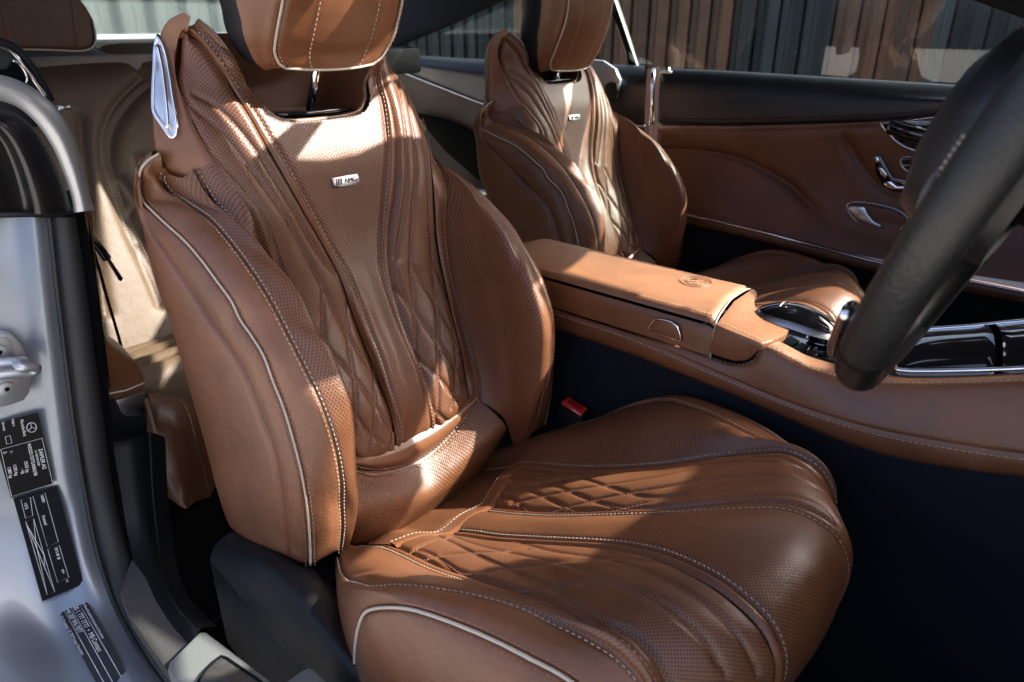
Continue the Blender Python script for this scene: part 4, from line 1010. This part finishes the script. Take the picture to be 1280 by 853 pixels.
# near end of the cushion: dark brown rolled edge with stitching
be = [[(197, 486), (215, 493), (232, 510), (243, 545), (255, 590), (262, 622)], [(186, 490), (200, 500), (215, 525), (226, 560), (236, 600), (243, 628)], [(183, 498), (190, 520), (198, 555), (208, 590), (220, 615), (232, 636)]]
ge, ie = loft([[atY(a+30, b-6, -.36) for a, b in be[0]], [atY(a, b, -.455) for a, b in be[0]], [atY(a, b, -.50) for a, b in be[1]], [atY(a, b, -.535) for a, b in be[2]], [atY(a-4, b+3, -.545)+[-.12, 0, 0] for a, b in be[2]]], 50, .006)
panel('cushion_edge', ge[:ie[1]+1], MT['rdark'], RS, flip=bool(gnorm(ge)[ie[1], 25, 0] < 0), tuck=(0, 1, 0, 0), depth=.002)
panel('cushion_end', ge[ie[1]:], MT['rdark'], RS, flip=bool(gnorm(ge)[ie[2], 25, 0] < 0), tuck=(1, 0, 0, 0), depth=.002)
nE = gnorm(ge); nE = nE if nE[ie[1], 25, 0] > 0 else -nE
for k in (ie[1], ie[3]): stitches('stitching', ge[k], nE[k], MT['thread'], RS, lift=.0015)
# headrest of the rear seat
hpx = [(-60, -30), (-60, 55), (-40, 62), (60, 63), (105, 64), (118, 60), (122, 48), (118, 25), (108, 8), (95, -6), (60, -30)]
hpl = [atX(a, b, -1.14) for a, b in hpx]
hr_ = prism('headrest', hpl, (-.10, 0, .02), MT['rearh'] if 'rearh' in MT else MT['smooth'], RS, .02, seg=4)
tube('piping', [atX(a, b+1, -1.135) for a, b in ((-40, 60), (60, 61.5), (104, 62.5), (116, 58), (120, 47), (116, 25))], .0018, MT['pipe'], hr_, n=50)
for a0, a1 in (((0, -5), (14, 58)), ((88, -5), (98, 60))): tube('seam', [atX(*a0, -1.137), atX(*a1, -1.137)], .001, MT['thread_b'], hr_)
finish(RS)
# shelf and rear window
SH = empty('parcel_shelf', (-1.5, 0, .88), 'dark parcel shelf with pale edge under the rear window', 'shelf')
box('shelf_liner', (-1.85, .02, .80), (-1.25, .75, .880), MT['blackp'], SH, .01)
box('shelf_board', (-1.85, -.75, .80), (-1.25, .0, .885), MT['pale'] if 'pale' in MT else plain('pale_felt', (.30, .27, .25), .8), SH, .01)
box('shelf_edge', (-2.0, -.85, .87), (-1.84, .85, .905), MT['blackp'], SH, .004)
box('window_ledge', (-2.15, -.85, .88), (-2.0, .85, .918), plain('pale_grey_trim', (.42, .45, .47), .5), SH, .006)
finish(SH)
RW = prism('rear_window', [(-2.12, -.7, .915), (-2.12, .7, .915), (-1.55, .55, 1.21), (-1.55, -.55, 1.21)], (0, 0, .004), glass('rear_glass', (.75, .8, .78)), None)
tag(RW, 'tinted rear window above the parcel shelf', 'window')

# ================================================================== near body side: painted jamb, seals, trims
MT['silver'] = plain('silver_paint', (.23, .265, .30), .36, .55, coat=.4, grain=.05, gscale=1500, var=.04)
MT['rubber'] = plain('rubber_seal', (.018, .019, .020), .55, grain=.3, gscale=300)
MT['cloth'] = plain('black_trim_cloth', (.004, .0045, .0055), .85, grain=.8, gscale=900, spec=.15)
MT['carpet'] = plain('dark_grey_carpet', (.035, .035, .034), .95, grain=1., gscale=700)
BP = empty('body_pillar', (-.42, -.78, .2), 'silver painted door jamb with black rubber seal at the open near door', 'car body')
def X3(l): return [atX(a, b, x) for a, b, x in l]
J1 = X3([(56, 240, -.445), (62, 268, -.44), (70, 340, -.43), (82, 440, -.42), (95, 540, -.41), (108, 620, -.40), (122, 690, -.36), (140, 745, -.30), (165, 795, -.20), (200, 848, -.06), (250, 905, .10)])
J0a = X3([(38, 240, -.44), (42, 270, -.435), (50, 340, -.425), (62, 440, -.415), (75, 540, -.405), (88, 630, -.395), (101, 700, -.355), (118, 758, -.30), (142, 808, -.20), (175, 862, -.06), (222, 925, .10)])
J0 = X3([(15, 240, -.45), (18, 270, -.45), (24, 340, -.44), (34, 440, -.43), (42, 540, -.425), (50, 640, -.42), (58, 720, -.385), (72, 785, -.33), (92, 840, -.23), (125, 905, -.08), (170, 980, .08)])
Jm = X3([(-60, 240, -.46), (-60, 340, -.455), (-55, 440, -.45), (-50, 540, -.45), (-45, 640, -.45), (-38, 720, -.42), (-25, 785, -.37), (-5, 860, -.27), (30, 940, -.12), (80, 1040, .05)])
Jo = [p+np.array([-.02, -.10, -.01]) for p in Jm]
gj, ij = loft([Jo, Jm, J0, J0a, J1], 120, .005)
JF = bool(gnorm(gj)[ij[2], 60, 0] < 0)
panel('painted_jamb', gj, MT['silver'], BP, flip=JF, tuck=(0, 0, 0, 0), depth=0)
J2 = X3([(84, 240, -.455), (90, 268, -.45), (101, 340, -.44), (114, 440, -.43), (128, 540, -.42), (140, 620, -.405), (153, 680, -.37), (170, 733, -.30), (196, 783, -.20), (232, 832, -.06), (285, 890, .10)])
sc_ = [(np.array(a)+np.array(b))/2 for a, b in zip(cr(J1, 60), cr(J2, 60))]
wid = np.linalg.norm(cr(J1, 60)-cr(J2, 60), axis=1)/2
tube('rubber_seal', sc_, wid*1.04, MT['rubber'], BP, sides=14, ry=wid*.8)
tube('seal_lip', [p+np.array([.004, -.002, .002]) for p in cr(J1, 60)], .0035, MT['rubber'], BP, sides=8)
J3 = X3([(98, 235, -.47), (106, 268, -.47), (118, 340, -.46), (128, 420, -.455), (135, 480, -.45), (142, 540, -.445), (152, 610, -.425), (168, 668, -.385), (188, 715, -.32), (214, 757, -.21), (245, 800, -.06)])
gk, _ = loft([[p-np.array([.004, 0, 0]) for p in J2], [(np.array(a)+np.array(b))/2+np.array([-.006, 0, 0]) for a, b in zip(cr(J2, 40), cr(J3, 40))], J3], 60, .01)
new_mesh('pillar_trim', gk.reshape(-1, 3), grid_faces(*gk.shape[:2]), MT['cloth'], BP)
# carpet strip beside the sill
cst = [atZ(a, b, .315) for a, b in ((150, 742), (162, 770), (182, 800), (209, 838), (222, 846), (236, 806), (215, 783), (195, 752), (182, 722), (165, 700))]
prism('carpet_strip', cst, (0, 0, -.02), MT['carpet'], BP)
# plastic trim sweeping from the pillar down to the sill
t_o = X3([(138, 553, -.44), (141, 560, -.44), (150, 610, -.415), (160, 670, -.37), (173, 722, -.29), (190, 757, -.20), (209, 783, -.11), (233, 803, -.02)])
t_i = X3([(186, 541, -.45), (187, 548, -.45), (190, 610, -.425), (197, 680, -.36), (204, 722, -.27), (214, 748, -.19), (234, 774, -.09), (248, 788, -.01)])
t_m = [(np.array(a)+np.array(b))/2+np.array([.012, 0, .006]) for a, b in zip(t_o, t_i)]
t_e = [np.array(p)+np.array([-.02, .03, -.03]) for p in t_i]
gtt, _ = loft([t_o, t_m, t_i, t_e], 70, .004)
panel('lower_trim', gtt, MT['blackp'], BP, flip=bool(gnorm(gtt)[5, 50, 2] < 0), tuck=(0, 0, 0, 0), depth=0)
tube('trim_edge', [np.array(p)+[.002, 0, .001] for p in t_i], .0025, MT['blackp'], BP, n=60)
tube('trim_seam', X3([(150, 553, -.425), (187, 541, -.437)]), .0012, MT['dark'], BP)
# sill plate with entry lamp
sp_ = [(209, 838), (212, 827), (228, 811), (249, 790), (257, 789), (333, 847), (400, 900), (330, 960), (236, 870)]
prism('sill_plate', [atZ(a, b, .332) for a, b in sp_], (0, 0, -.03), plain('grey_sill_plastic', (.13, .14, .135), .6, grain=.8, gscale=900), BP, .006, seg=3)
lm = [(247, 853), (257, 838), (270, 825), (277, 820.5), (284, 823), (326, 852), (350, 870), (300, 900)]
MT['lens'] = plain('clear_lens', (.06, .058, .055), .08, .2, coat=1., grain=.9, gscale=130)
prism('entry_lamp', [atZ(a, b, .3335) for a, b in lm], (0, 0, .003), MT['lens'], BP, .001)
tube('entry_lamp_frame', [atZ(a, b, .337) for a, b in lm], .0014, MT['dark'], BP, closed=True)
box('sill_body', (.17, -.93, -.12), (1.25, -.73, .28), MT['silver'], BP, .03, seg=4)
box('sill_cover', (.16, -.80, .285), (1.25, -.70, .330), plain('grey_sill_cover', (.13, .14, .135), .6, grain=.8, gscale=900), BP, .01)
# striker
STK = empty('door_striker', tuple(atX(20, 460, -.43)), 'cast metal door striker with two screws on the silver jamb', 'striker')
MT['cast'] = plain('zinc_casting', (.50, .53, .56), .42, .85, grain=.2, gscale=600)
kp = [(-30, 425), (5, 417), (16, 419), (25, 428), (33, 441), (37, 462), (40, 475), (37, 491), (30, 501), (10, 508), (-30, 515)]
prism('striker_plate', X3([(a, b, -.412) for a, b in kp]), (-.02, 0, 0), MT['cast'], STK, .003)
prism('striker_recess', X3([(a, b, -.4105) for a, b in ((-20, 423), (8, 422), (15, 428), (19, 445), (-20, 452))]), (-.004, 0, 0), MT['cast'], STK, .001)
prism('striker_recess', X3([(a, b, -.4105) for a, b in ((-20, 476), (24, 473), (29, 488), (24, 498), (-20, 506))]), (-.004, 0, 0), MT['cast'], STK, .001)
tube('striker_loop', X3([(-30, 456, -.40), (0, 455, -.395), (20, 453, -.385), (25, 459, -.37), (40, 459, -.37), (46, 461, -.372), (40, 466, -.375), (20, 467, -.375), (-30, 473, -.38)]), .0065, MT['cast'], STK, n=50, sides=12)
prism('striker_bridge', X3([(-30, 446, -.405), (33, 444, -.405), (36, 456, -.405), (-30, 458, -.405)]), (.012, 0, 0), MT['cast'], STK, .004)
for a, b in ((-1, 440), (8, 486)):
    c_ = atX(a, b, -.409); rr_ = .0095
    sc0 = prism('screw', [c_+np.array([0, rr_*math.cos(t), rr_*math.sin(t)]) for t in np.linspace(0, 2*np.pi, 24, endpoint=False)], (.003, 0, 0), MT['cast'], STK, .0008)
    prism('screw_socket', [c_+np.array([.0031, .0042*(1 if k % 2 else .6)*math.cos(k*math.pi/6), .0042*(1 if k % 2 else .6)*math.sin(k*math.pi/6)]) for k in range(12)], (.0004, 0, 0), MT['dark'], STK)
finish(STK)
# arch of the belt outlet and panel below it
AR = empty('pillar_cap', tuple(atX(60, 200, -.42)), 'satin silver arch above the black pillar cap beside the belt outlet', 'trim')
ao = [(-60, 82), (-5, 93), (22, 101), (50, 117), (78, 146), (98, 190), (110, 235), (117, 262)]
ai = [(-60, 118), (-5, 124), (22, 133), (45, 152), (66, 182), (82, 220), (90, 245), (94, 266)]
gA, iA = loft([X3([(a, b, -.44) for a, b in ao]), X3([(a, b, -.428) for a, b in ao]), X3([((a+c)/2, (b+d)/2, -.416) for (a, b), (c, d) in zip(ao, ai)]), X3([(a, b, -.424) for a, b in ai]), X3([(a, b, -.445) for a, b in ai])], 70, .004)
panel('arch', gA, MT['satin2'] if 'satin2' in MT else plain('satin_silver_plastic', (.50, .52, .52), .38, .6), AR, flip=bool(gnorm(gA)[iA[2], 30, 0] < 0), tuck=(0, 0, 0, 0), depth=0)
prism('arch_end', X3([(94, 266, -.424), (117, 263, -.426), (117, 257, -.43), (94, 258, -.43)]), (-.02, 0, 0), plain('satin_silver_end', (.45, .46, .46), .4, .6), AR)
bl = [(-60, 130), (-5, 134), (20, 142), (42, 160), (62, 190), (78, 226), (86, 250), (90, 268)]
rows = [X3([(a, b, -.43) for a, b in bl])]
for f, dx in ((.72, .012), (.62, -.004), (.35, .008), (.2, -.006), (-.3, .004)):
    rows.append(X3([(-60+(a+60)*f-(0 if f > 0 else 10), 268-(268-b)*(.15+.85*max(f, .05)) if False else b*(.6+.4*f)+268*(.4-.4*f), -.43+dx) for a, b in bl]))
gb_, ib_ = loft(rows, 50, .005)
panel('cap_panel', gb_, plain('soft_black_plastic', (.008, .009, .010), .30, coat=.3, var=.05), AR, flip=bool(gnorm(gb_)[10, 25, 0] < 0), tuck=(0, 0, 0, 0), depth=0)
tube('cap_bottom_edge', X3([(-40, 270, -.425), (40, 268, -.425), (66, 269, -.425), (92, 268, -.427)]), .004, MT['blackp'], AR)
finish(AR)
# belt guide behind it
BG = empty('belt_guide', tuple(atX(30, 90, -.55)), 'dark grey belt guide loop with chrome edge beside the rear headrest', 'belt guide')
oo = [(-60, 45), (-5, 52), (18, 60), (38, 82), (52, 104), (61, 124)]
prism('guide_body', X3([(a, b, -.52) for a, b in oo+[(50, 160), (-60, 160)]]), (-.03, 0, 0), plain('dark_grey_plastic', (.035, .038, .04), .35), BG, .004)
tube('guide_chrome', X3([(-40, 54, -.512), (-5, 57, -.512), (13, 64, -.512), (33, 87, -.512), (47, 107, -.512), (58, 122, -.512)]), .0028, MT['chrome'], BG, n=50)
tube('guide_rim', X3([(-40, 47, -.518), (-5, 52, -.518), (18, 60, -.518), (38, 82, -.518), (52, 104, -.518), (63, 126, -.518)]), .006, MT['blackp'], BG, n=50)
prism('guide_slot', X3([(a, b, -.516) for a, b in ((-10, 88), (8, 86), (15, 76), (22, 78), (31, 88), (35, 102), (30, 106), (-10, 98))]), (.004, 0, 0), MT['dark'], BG)
tube('slot_chrome', X3([(16, 76, -.510), (24, 80, -.510), (31, 89, -.510), (34, 98, -.510), (33, 104, -.510)]), .002, MT['chrome'], BG, n=24)
finish(BG)
# brown trim of the rear side in front of the rear seat
SBT = empty('side_armrest', tuple(atX(140, 450, -.55)), 'brown leather side trim with piping and metal clip behind the silver jamb', 'armrest')
tr = [(98, 262), (116, 262), (121, 330), (124, 380), (128, 410), (138, 432), (160, 446), (174, 458), (180, 475), (181, 489), (134, 503), (128, 470), (120, 400), (108, 300)]
prism('armrest_body', X3([(a, b, -.50) for a, b in tr]), (-.10, .015, 0), MT['smooth'], SBT, .008, seg=3)
tube('piping', X3([(133, 493, -.494), (158, 488, -.494), (180, 479, -.496)]), .0016, MT['pipe'], SBT)
st_ = np.array(X3([(a, b, -.4945) for a, b in cr([(133, 488.5), (158, 483.5), (179, 474.5)], 20)]))
stitches('stitching', st_, np.tile([1., 0, 0], (20, 1)), MT['thread_b'], SBT)
tube('seam', X3([(108, 337, -.495), (121, 335, -.495)]), .001, MT['dark'], SBT)
prism('metal_clip', X3([(a, b, -.492) for a, b in ((145, 501), (181, 490), (182, 512), (176, 518), (160, 520), (152, 516))]), (-.02, 0, 0), MT['satin'], SBT, .003)
prism('clip_shadow_gap', X3([(a, b, -.497) for a, b in ((134, 505), (145, 502), (152, 517), (160, 522), (176, 520), (184, 513), (184, 545), (140, 556))]), (-.02, 0, 0), MT['blackp'], SBT, .002)
finish(SBT)
# seat belt in the rear
SB = empty('rear_seat_belt', tuple(atX(130, 400, -.75)), 'black rear seat belt with chrome tongue hanging before the rear bench', 'seat belt')
tube('belt_webbing', X3([(112, 300, -.74), (122, 330, -.74), (133, 370, -.74), (145, 410, -.75), (154, 442, -.76)]), .010, MT['cloth'], SB, n=30, sides=8, ry=.0012)
tube('tongue_head', X3([(112, 298, -.73), (120, 305, -.73), (130, 318, -.73), (134, 324, -.73)]), .008, MT['gloss'], SB, n=16, sides=10)
prism('belt_tongue', X3([(a, b, -.728) for a, b in ((132, 323), (136, 321), (154, 348), (152, 352), (149, 351))]), (-.003, 0, 0), MT['chrome'], SB, .0008)
finish(SB)
HK = tube('coat_hook', X3([(72, 136, -.70), (80, 135, -.70), (90, 134, -.70)]), .005, MT['satin'], None, sides=10)
tag(HK, 'small pale metal peg before the dark rear backrest', 'peg')

# ================================================================== stickers on the jamb
MT['ink'] = plain('white_print', (.75, .77, .78), .5)
MT['stk'] = plain('black_sticker', (.003, .003, .0035), .5, spec=.12)
MT['stk2'] = plain('dark_grey_sticker', (.022, .026, .032), .5, spec=.15)
def sheet_pt(px, py, h=.0006):          # point on the painted jamb, lifted by h towards the camera
    pxs = sheet_pt.px; k = np.argsort(((pxs-[px, py])**2).sum(1))[:6]; P = sheet_pt.P[k]; x_ = None
    c = P.mean(0); n = sheet_pt.n
    p = atPl(px, py, c, n); v = CAM-p; return p+v/np.linalg.norm(v)*h
def flat_frame(quad):
    """plane through a sticker's place on the jamb"""
    P = gj.reshape(-1, 3); pxs = proj(P)[0]; c = np.mean(quad, 0)
    k = np.argsort(((pxs-c)**2).sum(1))[:400]; n = np.linalg.svd(P[k]-P[k].mean(0))[2][2]
    if np.dot(n, CAM-P[k].mean(0)) < 0: n = -n
    c0 = P[k].mean(0); hmax = max(((P[k]-c0)@n).max(), 0)
    return c0+n*(hmax+.0015), n
def sticker(label, quad, mat, items):
    p0, n = flat_frame(np.array(quad, float))
    f = lambda a, b, h=0.: atPl(a, b, p0+n*h, n)
    root = prism('sticker', [f(a, b) for a, b in quad], n*.0004, MT[mat], None); tag(root, label, 'sticker', 'stickers on the door jamb')
    for it in items:
        if it[0] == 'line':
            pts = [f(a, b, .0006) for a, b in it[1]]; tube('printed_line', pts, it[2], MT['ink'], root, sides=4, closed=len(it) > 3)
        else:
            _, body, org, d, size = it[:5]
            d = np.array(d, float); d /= np.linalg.norm(d); e = np.array([d[1], -d[0]])
            c = bpy.data.curves.new('t', 'FONT'); c.body = body; c.size = 1; o_ = bpy.data.objects.new('t', c); COL.objects.link(o_)
            me_ = bpy.data.meshes.new_from_object(o_.evaluated_get(bpy.context.evaluated_depsgraph_get())); bpy.data.objects.remove(o_)
            vs = np.empty(len(me_.vertices)*3); me_.vertices.foreach_get('co', vs); vs = vs.reshape(-1, 3)
            sx = it[5] if len(it) > 5 else .8
            pts = np.array([f(*(np.array(org)+d*v[0]*size*sx+e*v[1]*size), .0007) for v in vs]); me_.vertices.foreach_set('co', pts.ravel()); me_.materials.clear(); me_.materials.append(MT['ink'])
            oo_ = bpy.data.objects.new('printed_text', me_); COL.objects.link(oo_); oo_.parent = root
    return root
d1 = (.21, .978)
sticker('black plate with weights and serial number printed in white, upper of the stickers', [(-12, 531), (47, 516), (67, 605), (14, 623)], 'stk',
        [('line', [(1, 562), (52.6, 548), (66, 605), (14.5, 621)], .0004, 1), ('line', [(6.5, 546.5), (12.5, 544.5), (15, 554), (8.5, 555.5)], .0004, 1),
         ('text', 'Mercedes-Benz', (25, 525), d1, 6.2, .55), ('text', 'DAIMLER AG', (48, 562), d1, 7.2, .62), ('text', '*e1*2007/46*0338*', (43, 563), d1, 4.2, .62), ('text', 'WDD2173772A006298', (34, 555), d1, 6.4, .66),
         ('text', '2535 kg', (30, 577), d1, 6, .75), ('text', '- kg', (26, 586), d1, 6, .75), ('text', '1330 kg', (16, 581), d1, 6, .75), ('text', '1280 kg', (9, 584), d1, 6, .75), ('text', '1-', (12, 564), d1, 6, .75), ('text', '2-', (4, 565), d1, 6, .75),
         ('text', 'Made in', (14, 524), d1, 5, .6), ('text', 'Germany', (2, 528), d1, 5, .6)]
        + [('line', [(39.5+6*math.cos(t), 534.5+6*math.sin(t)) for t in np.linspace(0, 2*np.pi, 24, endpoint=False)], .0005, 1)]
        + [('line', [(39.5, 534.5), (39.5+5.6*math.cos(t), 534.5+5.6*math.sin(t))], .0004) for t in (0.25, .25+2.094, .25+4.189)])
d2 = (.27, .963)
sticker('long black sticker with white boxes and crossed lines, middle of the stickers', [(16.6, 623.5), (71, 607.5), (104.5, 730), (53, 752)], 'stk',
        [('line', [(41, 620.5), (56, 616), (73, 678), (59, 683.5)], .0004, 1), ('line', [(59.5, 686.5), (74, 682), (86, 722), (72, 728)], .0004, 1), ('line', [(26, 625), (38, 622), (41, 645), (32, 648)], .0004, 1),
         ('text', '1.0 %', (29.5, 629), d2, 6, .65), ('text', '1000001', (50.5, 619), d2, 5, .6), ('text', 'Ersatzteil', (52.5, 645), d2, 5.2, .65), ('text', '2015 08 18', (68, 685), d2, 5.4, .62), ('text', 'ojoo', (77, 712), d2, 5, .6), ('text', 'A1', (82, 725), d2, 4.6, .7),
         ('line', [(32, 652), (42, 648.5), (68.5, 740), (59, 743.5)], .0004, 1), ('line', [(32, 652), (68.5, 740)], .0004), ('line', [(42, 648.5), (45, 680), (59, 743.5)], .0004), ('line', [(34, 657), (55, 694), (56, 712)], .0004)])
d3 = (.49, .87)
sticker('dark grey sticker with white telephone numbers, lowest of the stickers', [(68.6, 759), (102, 741.5), (160, 845), (128, 868)], 'stk2',
        [('text', 'Mercedes-Benz Roadside Assistance & Accident', (98, 746), d3, 5.2, .60), ('text', '00800 1 777 7777  \u2022  MB Contact', (87, 752), d3, 9.5, .56), ('text', '\u2022  +44 207 976 7077', (79, 758), d3, 8.4, .56), ('text', 'Daimler AG, Mercedesstr. 137, 70327 Stuttgart, Deutschland', (70.5, 763), d3, 5.2, .50),
         ('line', [(94, 746), (153, 849)], .0004), ('line', [(84, 751), (142, 855)], .0004), ('line', [(76, 755.5), (134, 861)], .0004)])
finish(BP)

# ================================================================== floor, ground, enclosure
def struct(o): o['kind'] = 'structure'; return o
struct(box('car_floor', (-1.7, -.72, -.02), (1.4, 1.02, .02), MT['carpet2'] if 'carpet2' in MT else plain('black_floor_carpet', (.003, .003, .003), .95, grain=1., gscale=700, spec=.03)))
struct(new_mesh('ground', [(-40, -40, -.32), (40, -40, -.32), (40, 40, -.32), (-40, 40, -.32)], [[0, 1, 2, 3]], plain('pale_paving', (.30, .29, .27), .9, grain=.5, gscale=60)))
PD = empty('pedal', (.95, -.35, .05), 'dark pedal in the shadowed footwell before the near seat', 'pedal')
prism('pedal_pad', [atZ(a, b, .12) for a, b in ((1075, 800), (1110, 790), (1150, 830), (1110, 850))], (0, 0, -.015), MT['blackp'], PD, .004); finish(PD)
QW = box('rear_quarter_blocker', (-2.1, -.80, .0), (-.66, -.74, 1.2), MT['cloth']); tag(QW, 'unseen dark quarter wall added to cut fill light on the rear bench', 'car body')  # out of frame, added to keep fill light off the rear bench
DB = empty('dashboard', (1.1, .2, .3), 'dark dashboard ahead of the seats', 'dashboard')
box('dash_top', (.98, -.72, .55), (1.45, 1.0, .90), MT['blackl'], DB, .05, seg=4); box('dash_lower', (1.05, -.72, .0), (1.4, 1.0, .56), MT['dark'], DB, .02); finish(DB)

# ================================================================== unseen roof and windscreen sun mask: holes cut to shape the sunlit patches
from mathutils.geometry import delaunay_2d_cdt
prof = np.array([(-1.5, 1.22), (-.9, 1.27), (-.2, 1.28), (.40, 1.22), (.75, 1.09), (1.30, .92)])
RY0, RY1 = -.66, 1.0
lit = [  # sunlit patches of the interior, as seen by the camera
    [(236, 79), (262, 82), (288, 102), (313, 118), (331, 145), (352, 154), (445, 147), (460, 130), (466, 112), (486, 100), (502, 112), (515, 138), (527, 172), (502, 169), (482, 176), (449, 192), (410, 200), (371, 199), (338, 192), (308, 204), (289, 178), (266, 135), (249, 105)],
    [(672, 362), (688, 400), (687, 440), (652, 485), (630, 500), (610, 528), (598, 570), (560, 612), (500, 655), (515, 625), (530, 605), (528, 580), (520, 556), (535, 500), (553, 450), (585, 425), (612, 405)],
    [(445, 702), (494, 662), (539, 633), (600, 590), (640, 588), (760, 586), (868, 586), (807, 642), (755, 677), (722, 709), (708, 699), (674, 697), (640, 702), (585, 721), (540, 727), (480, 720)],
    [(376, 490), (422, 472), (440, 520), (444, 600), (436, 680), (392, 698), (400, 600)],
    [(707, 340), (738, 314), (935, 361), (985, 400), (980, 416), (952, 429), (892, 401)],
    [(957, 434), (1000, 440), (1035, 462), (1018, 463)],
    [(704, 112), (710, 160), (712, 211), (738, 247), (750, 290), (792, 318), (779, 230), (768, 165), (756, 112), (735, 98)],
    [(795, 185), (830, 215), (840, 240), (825, 252), (805, 240)],
    [(355, 768), (372, 760), (403, 771), (382, 802), (372, 792)],
    [(122, 228), (185, 230), (195, 300), (212, 395), (236, 468), (200, 486), (130, 430)],
    [(163, 768), (180, 780), (228, 810), (250, 793), (330, 846), (300, 850), (230, 850), (205, 830)],
    [(838, 506), (866, 508), (925, 547), (932, 556), (880, 524)],
    [(698, 500), (712, 494), (738, 510), (728, 524)]]
dg = bpy.context.evaluated_depsgraph_get()
def zprof(x): return np.interp(x, prof[:, 0], prof[:, 1])
owner = [DS, DS, DS, DS, CN, CN, PS, PS, DS, RS, BP, DS, BK]
def root_of(o):
    while o.parent: o = o.parent
    return o
def up(px, py, own, cen):
    for k in range(14):                 # slip towards the middle of the patch until its own thing is hit
        a, b = px+(cen[0]-px)*k/14, py+(cen[1]-py)*k/14
        hit, loc, nor, idx, ob, mt = scene.ray_cast(dg, Vector(CAM), Vector(ray(a, b)).normalized())
        if hit and root_of(bpy.data.objects[ob.name]) == own and (ob.parent is None or not ob.parent.name.startswith('headrest')): break
    else: return None
    P = np.array(loc); lo, hi = 0., 3.
    for _ in range(50):
        s_ = (lo+hi)/2; q = P+SUN*s_
        if q[2] < zprof(q[0]): lo = s_
        else: hi = s_
    return P+SUN*lo
holes = []
for own, poly in zip(owner, lit):
    cen = np.mean(poly, 0); q = [up(a, b, own, cen) for a, b in poly]; q = [p for p in q if p is not None]
    if len(q) > 2: holes.append([(min(max(p[0], -1.49), 1.29), min(max(p[1], RY0+.004), RY1-.004)) for p in q])
pts = []; edges = []
def addloop(l):
    k = len(pts); pts.extend([Vector(p) for p in l]); edges.extend([(k+i, k+(i+1) % len(l)) for i in range(len(l))])
addloop([(-1.5, RY0), (1.30, RY0), (1.30, RY1), (-1.5, RY1)])
for x_ in prof[1:-1, 0]:
    k = len(pts); pts.extend([Vector((x_, RY0)), Vector((x_, RY1))]); edges.append((k, k+1))
for h in holes: addloop(h)
vo, eo, fo_, *_ = delaunay_2d_cdt(pts, edges, [], 0, 1e-5)
def inside(p, poly):
    c = False; j = len(poly)-1
    for i in range(len(poly)):
        if ((poly[i][1] > p[1]) != (poly[j][1] > p[1])) and p[0] < (poly[j][0]-poly[i][0])*(p[1]-poly[i][1])/(poly[j][1]-poly[i][1]+1e-12)+poly[i][0]: c = not c
        j = i
    return c
V = [(v.x, v.y, float(zprof(v.x))) for v in vo]; F = []
for f in fo_:
    c = np.mean([vo[i][:] for i in f], 0)
    if not any(inside(c, h) for h in holes): F.append(list(f))
roof = new_mesh('roof_sun_mask', V, F, plain('dark_sun_mask', (.03, .03, .032), .85), None, smooth_=False); struct(roof)
print('HOLES', [[tuple(np.round(p, 2)) for p in h] for h in holes])
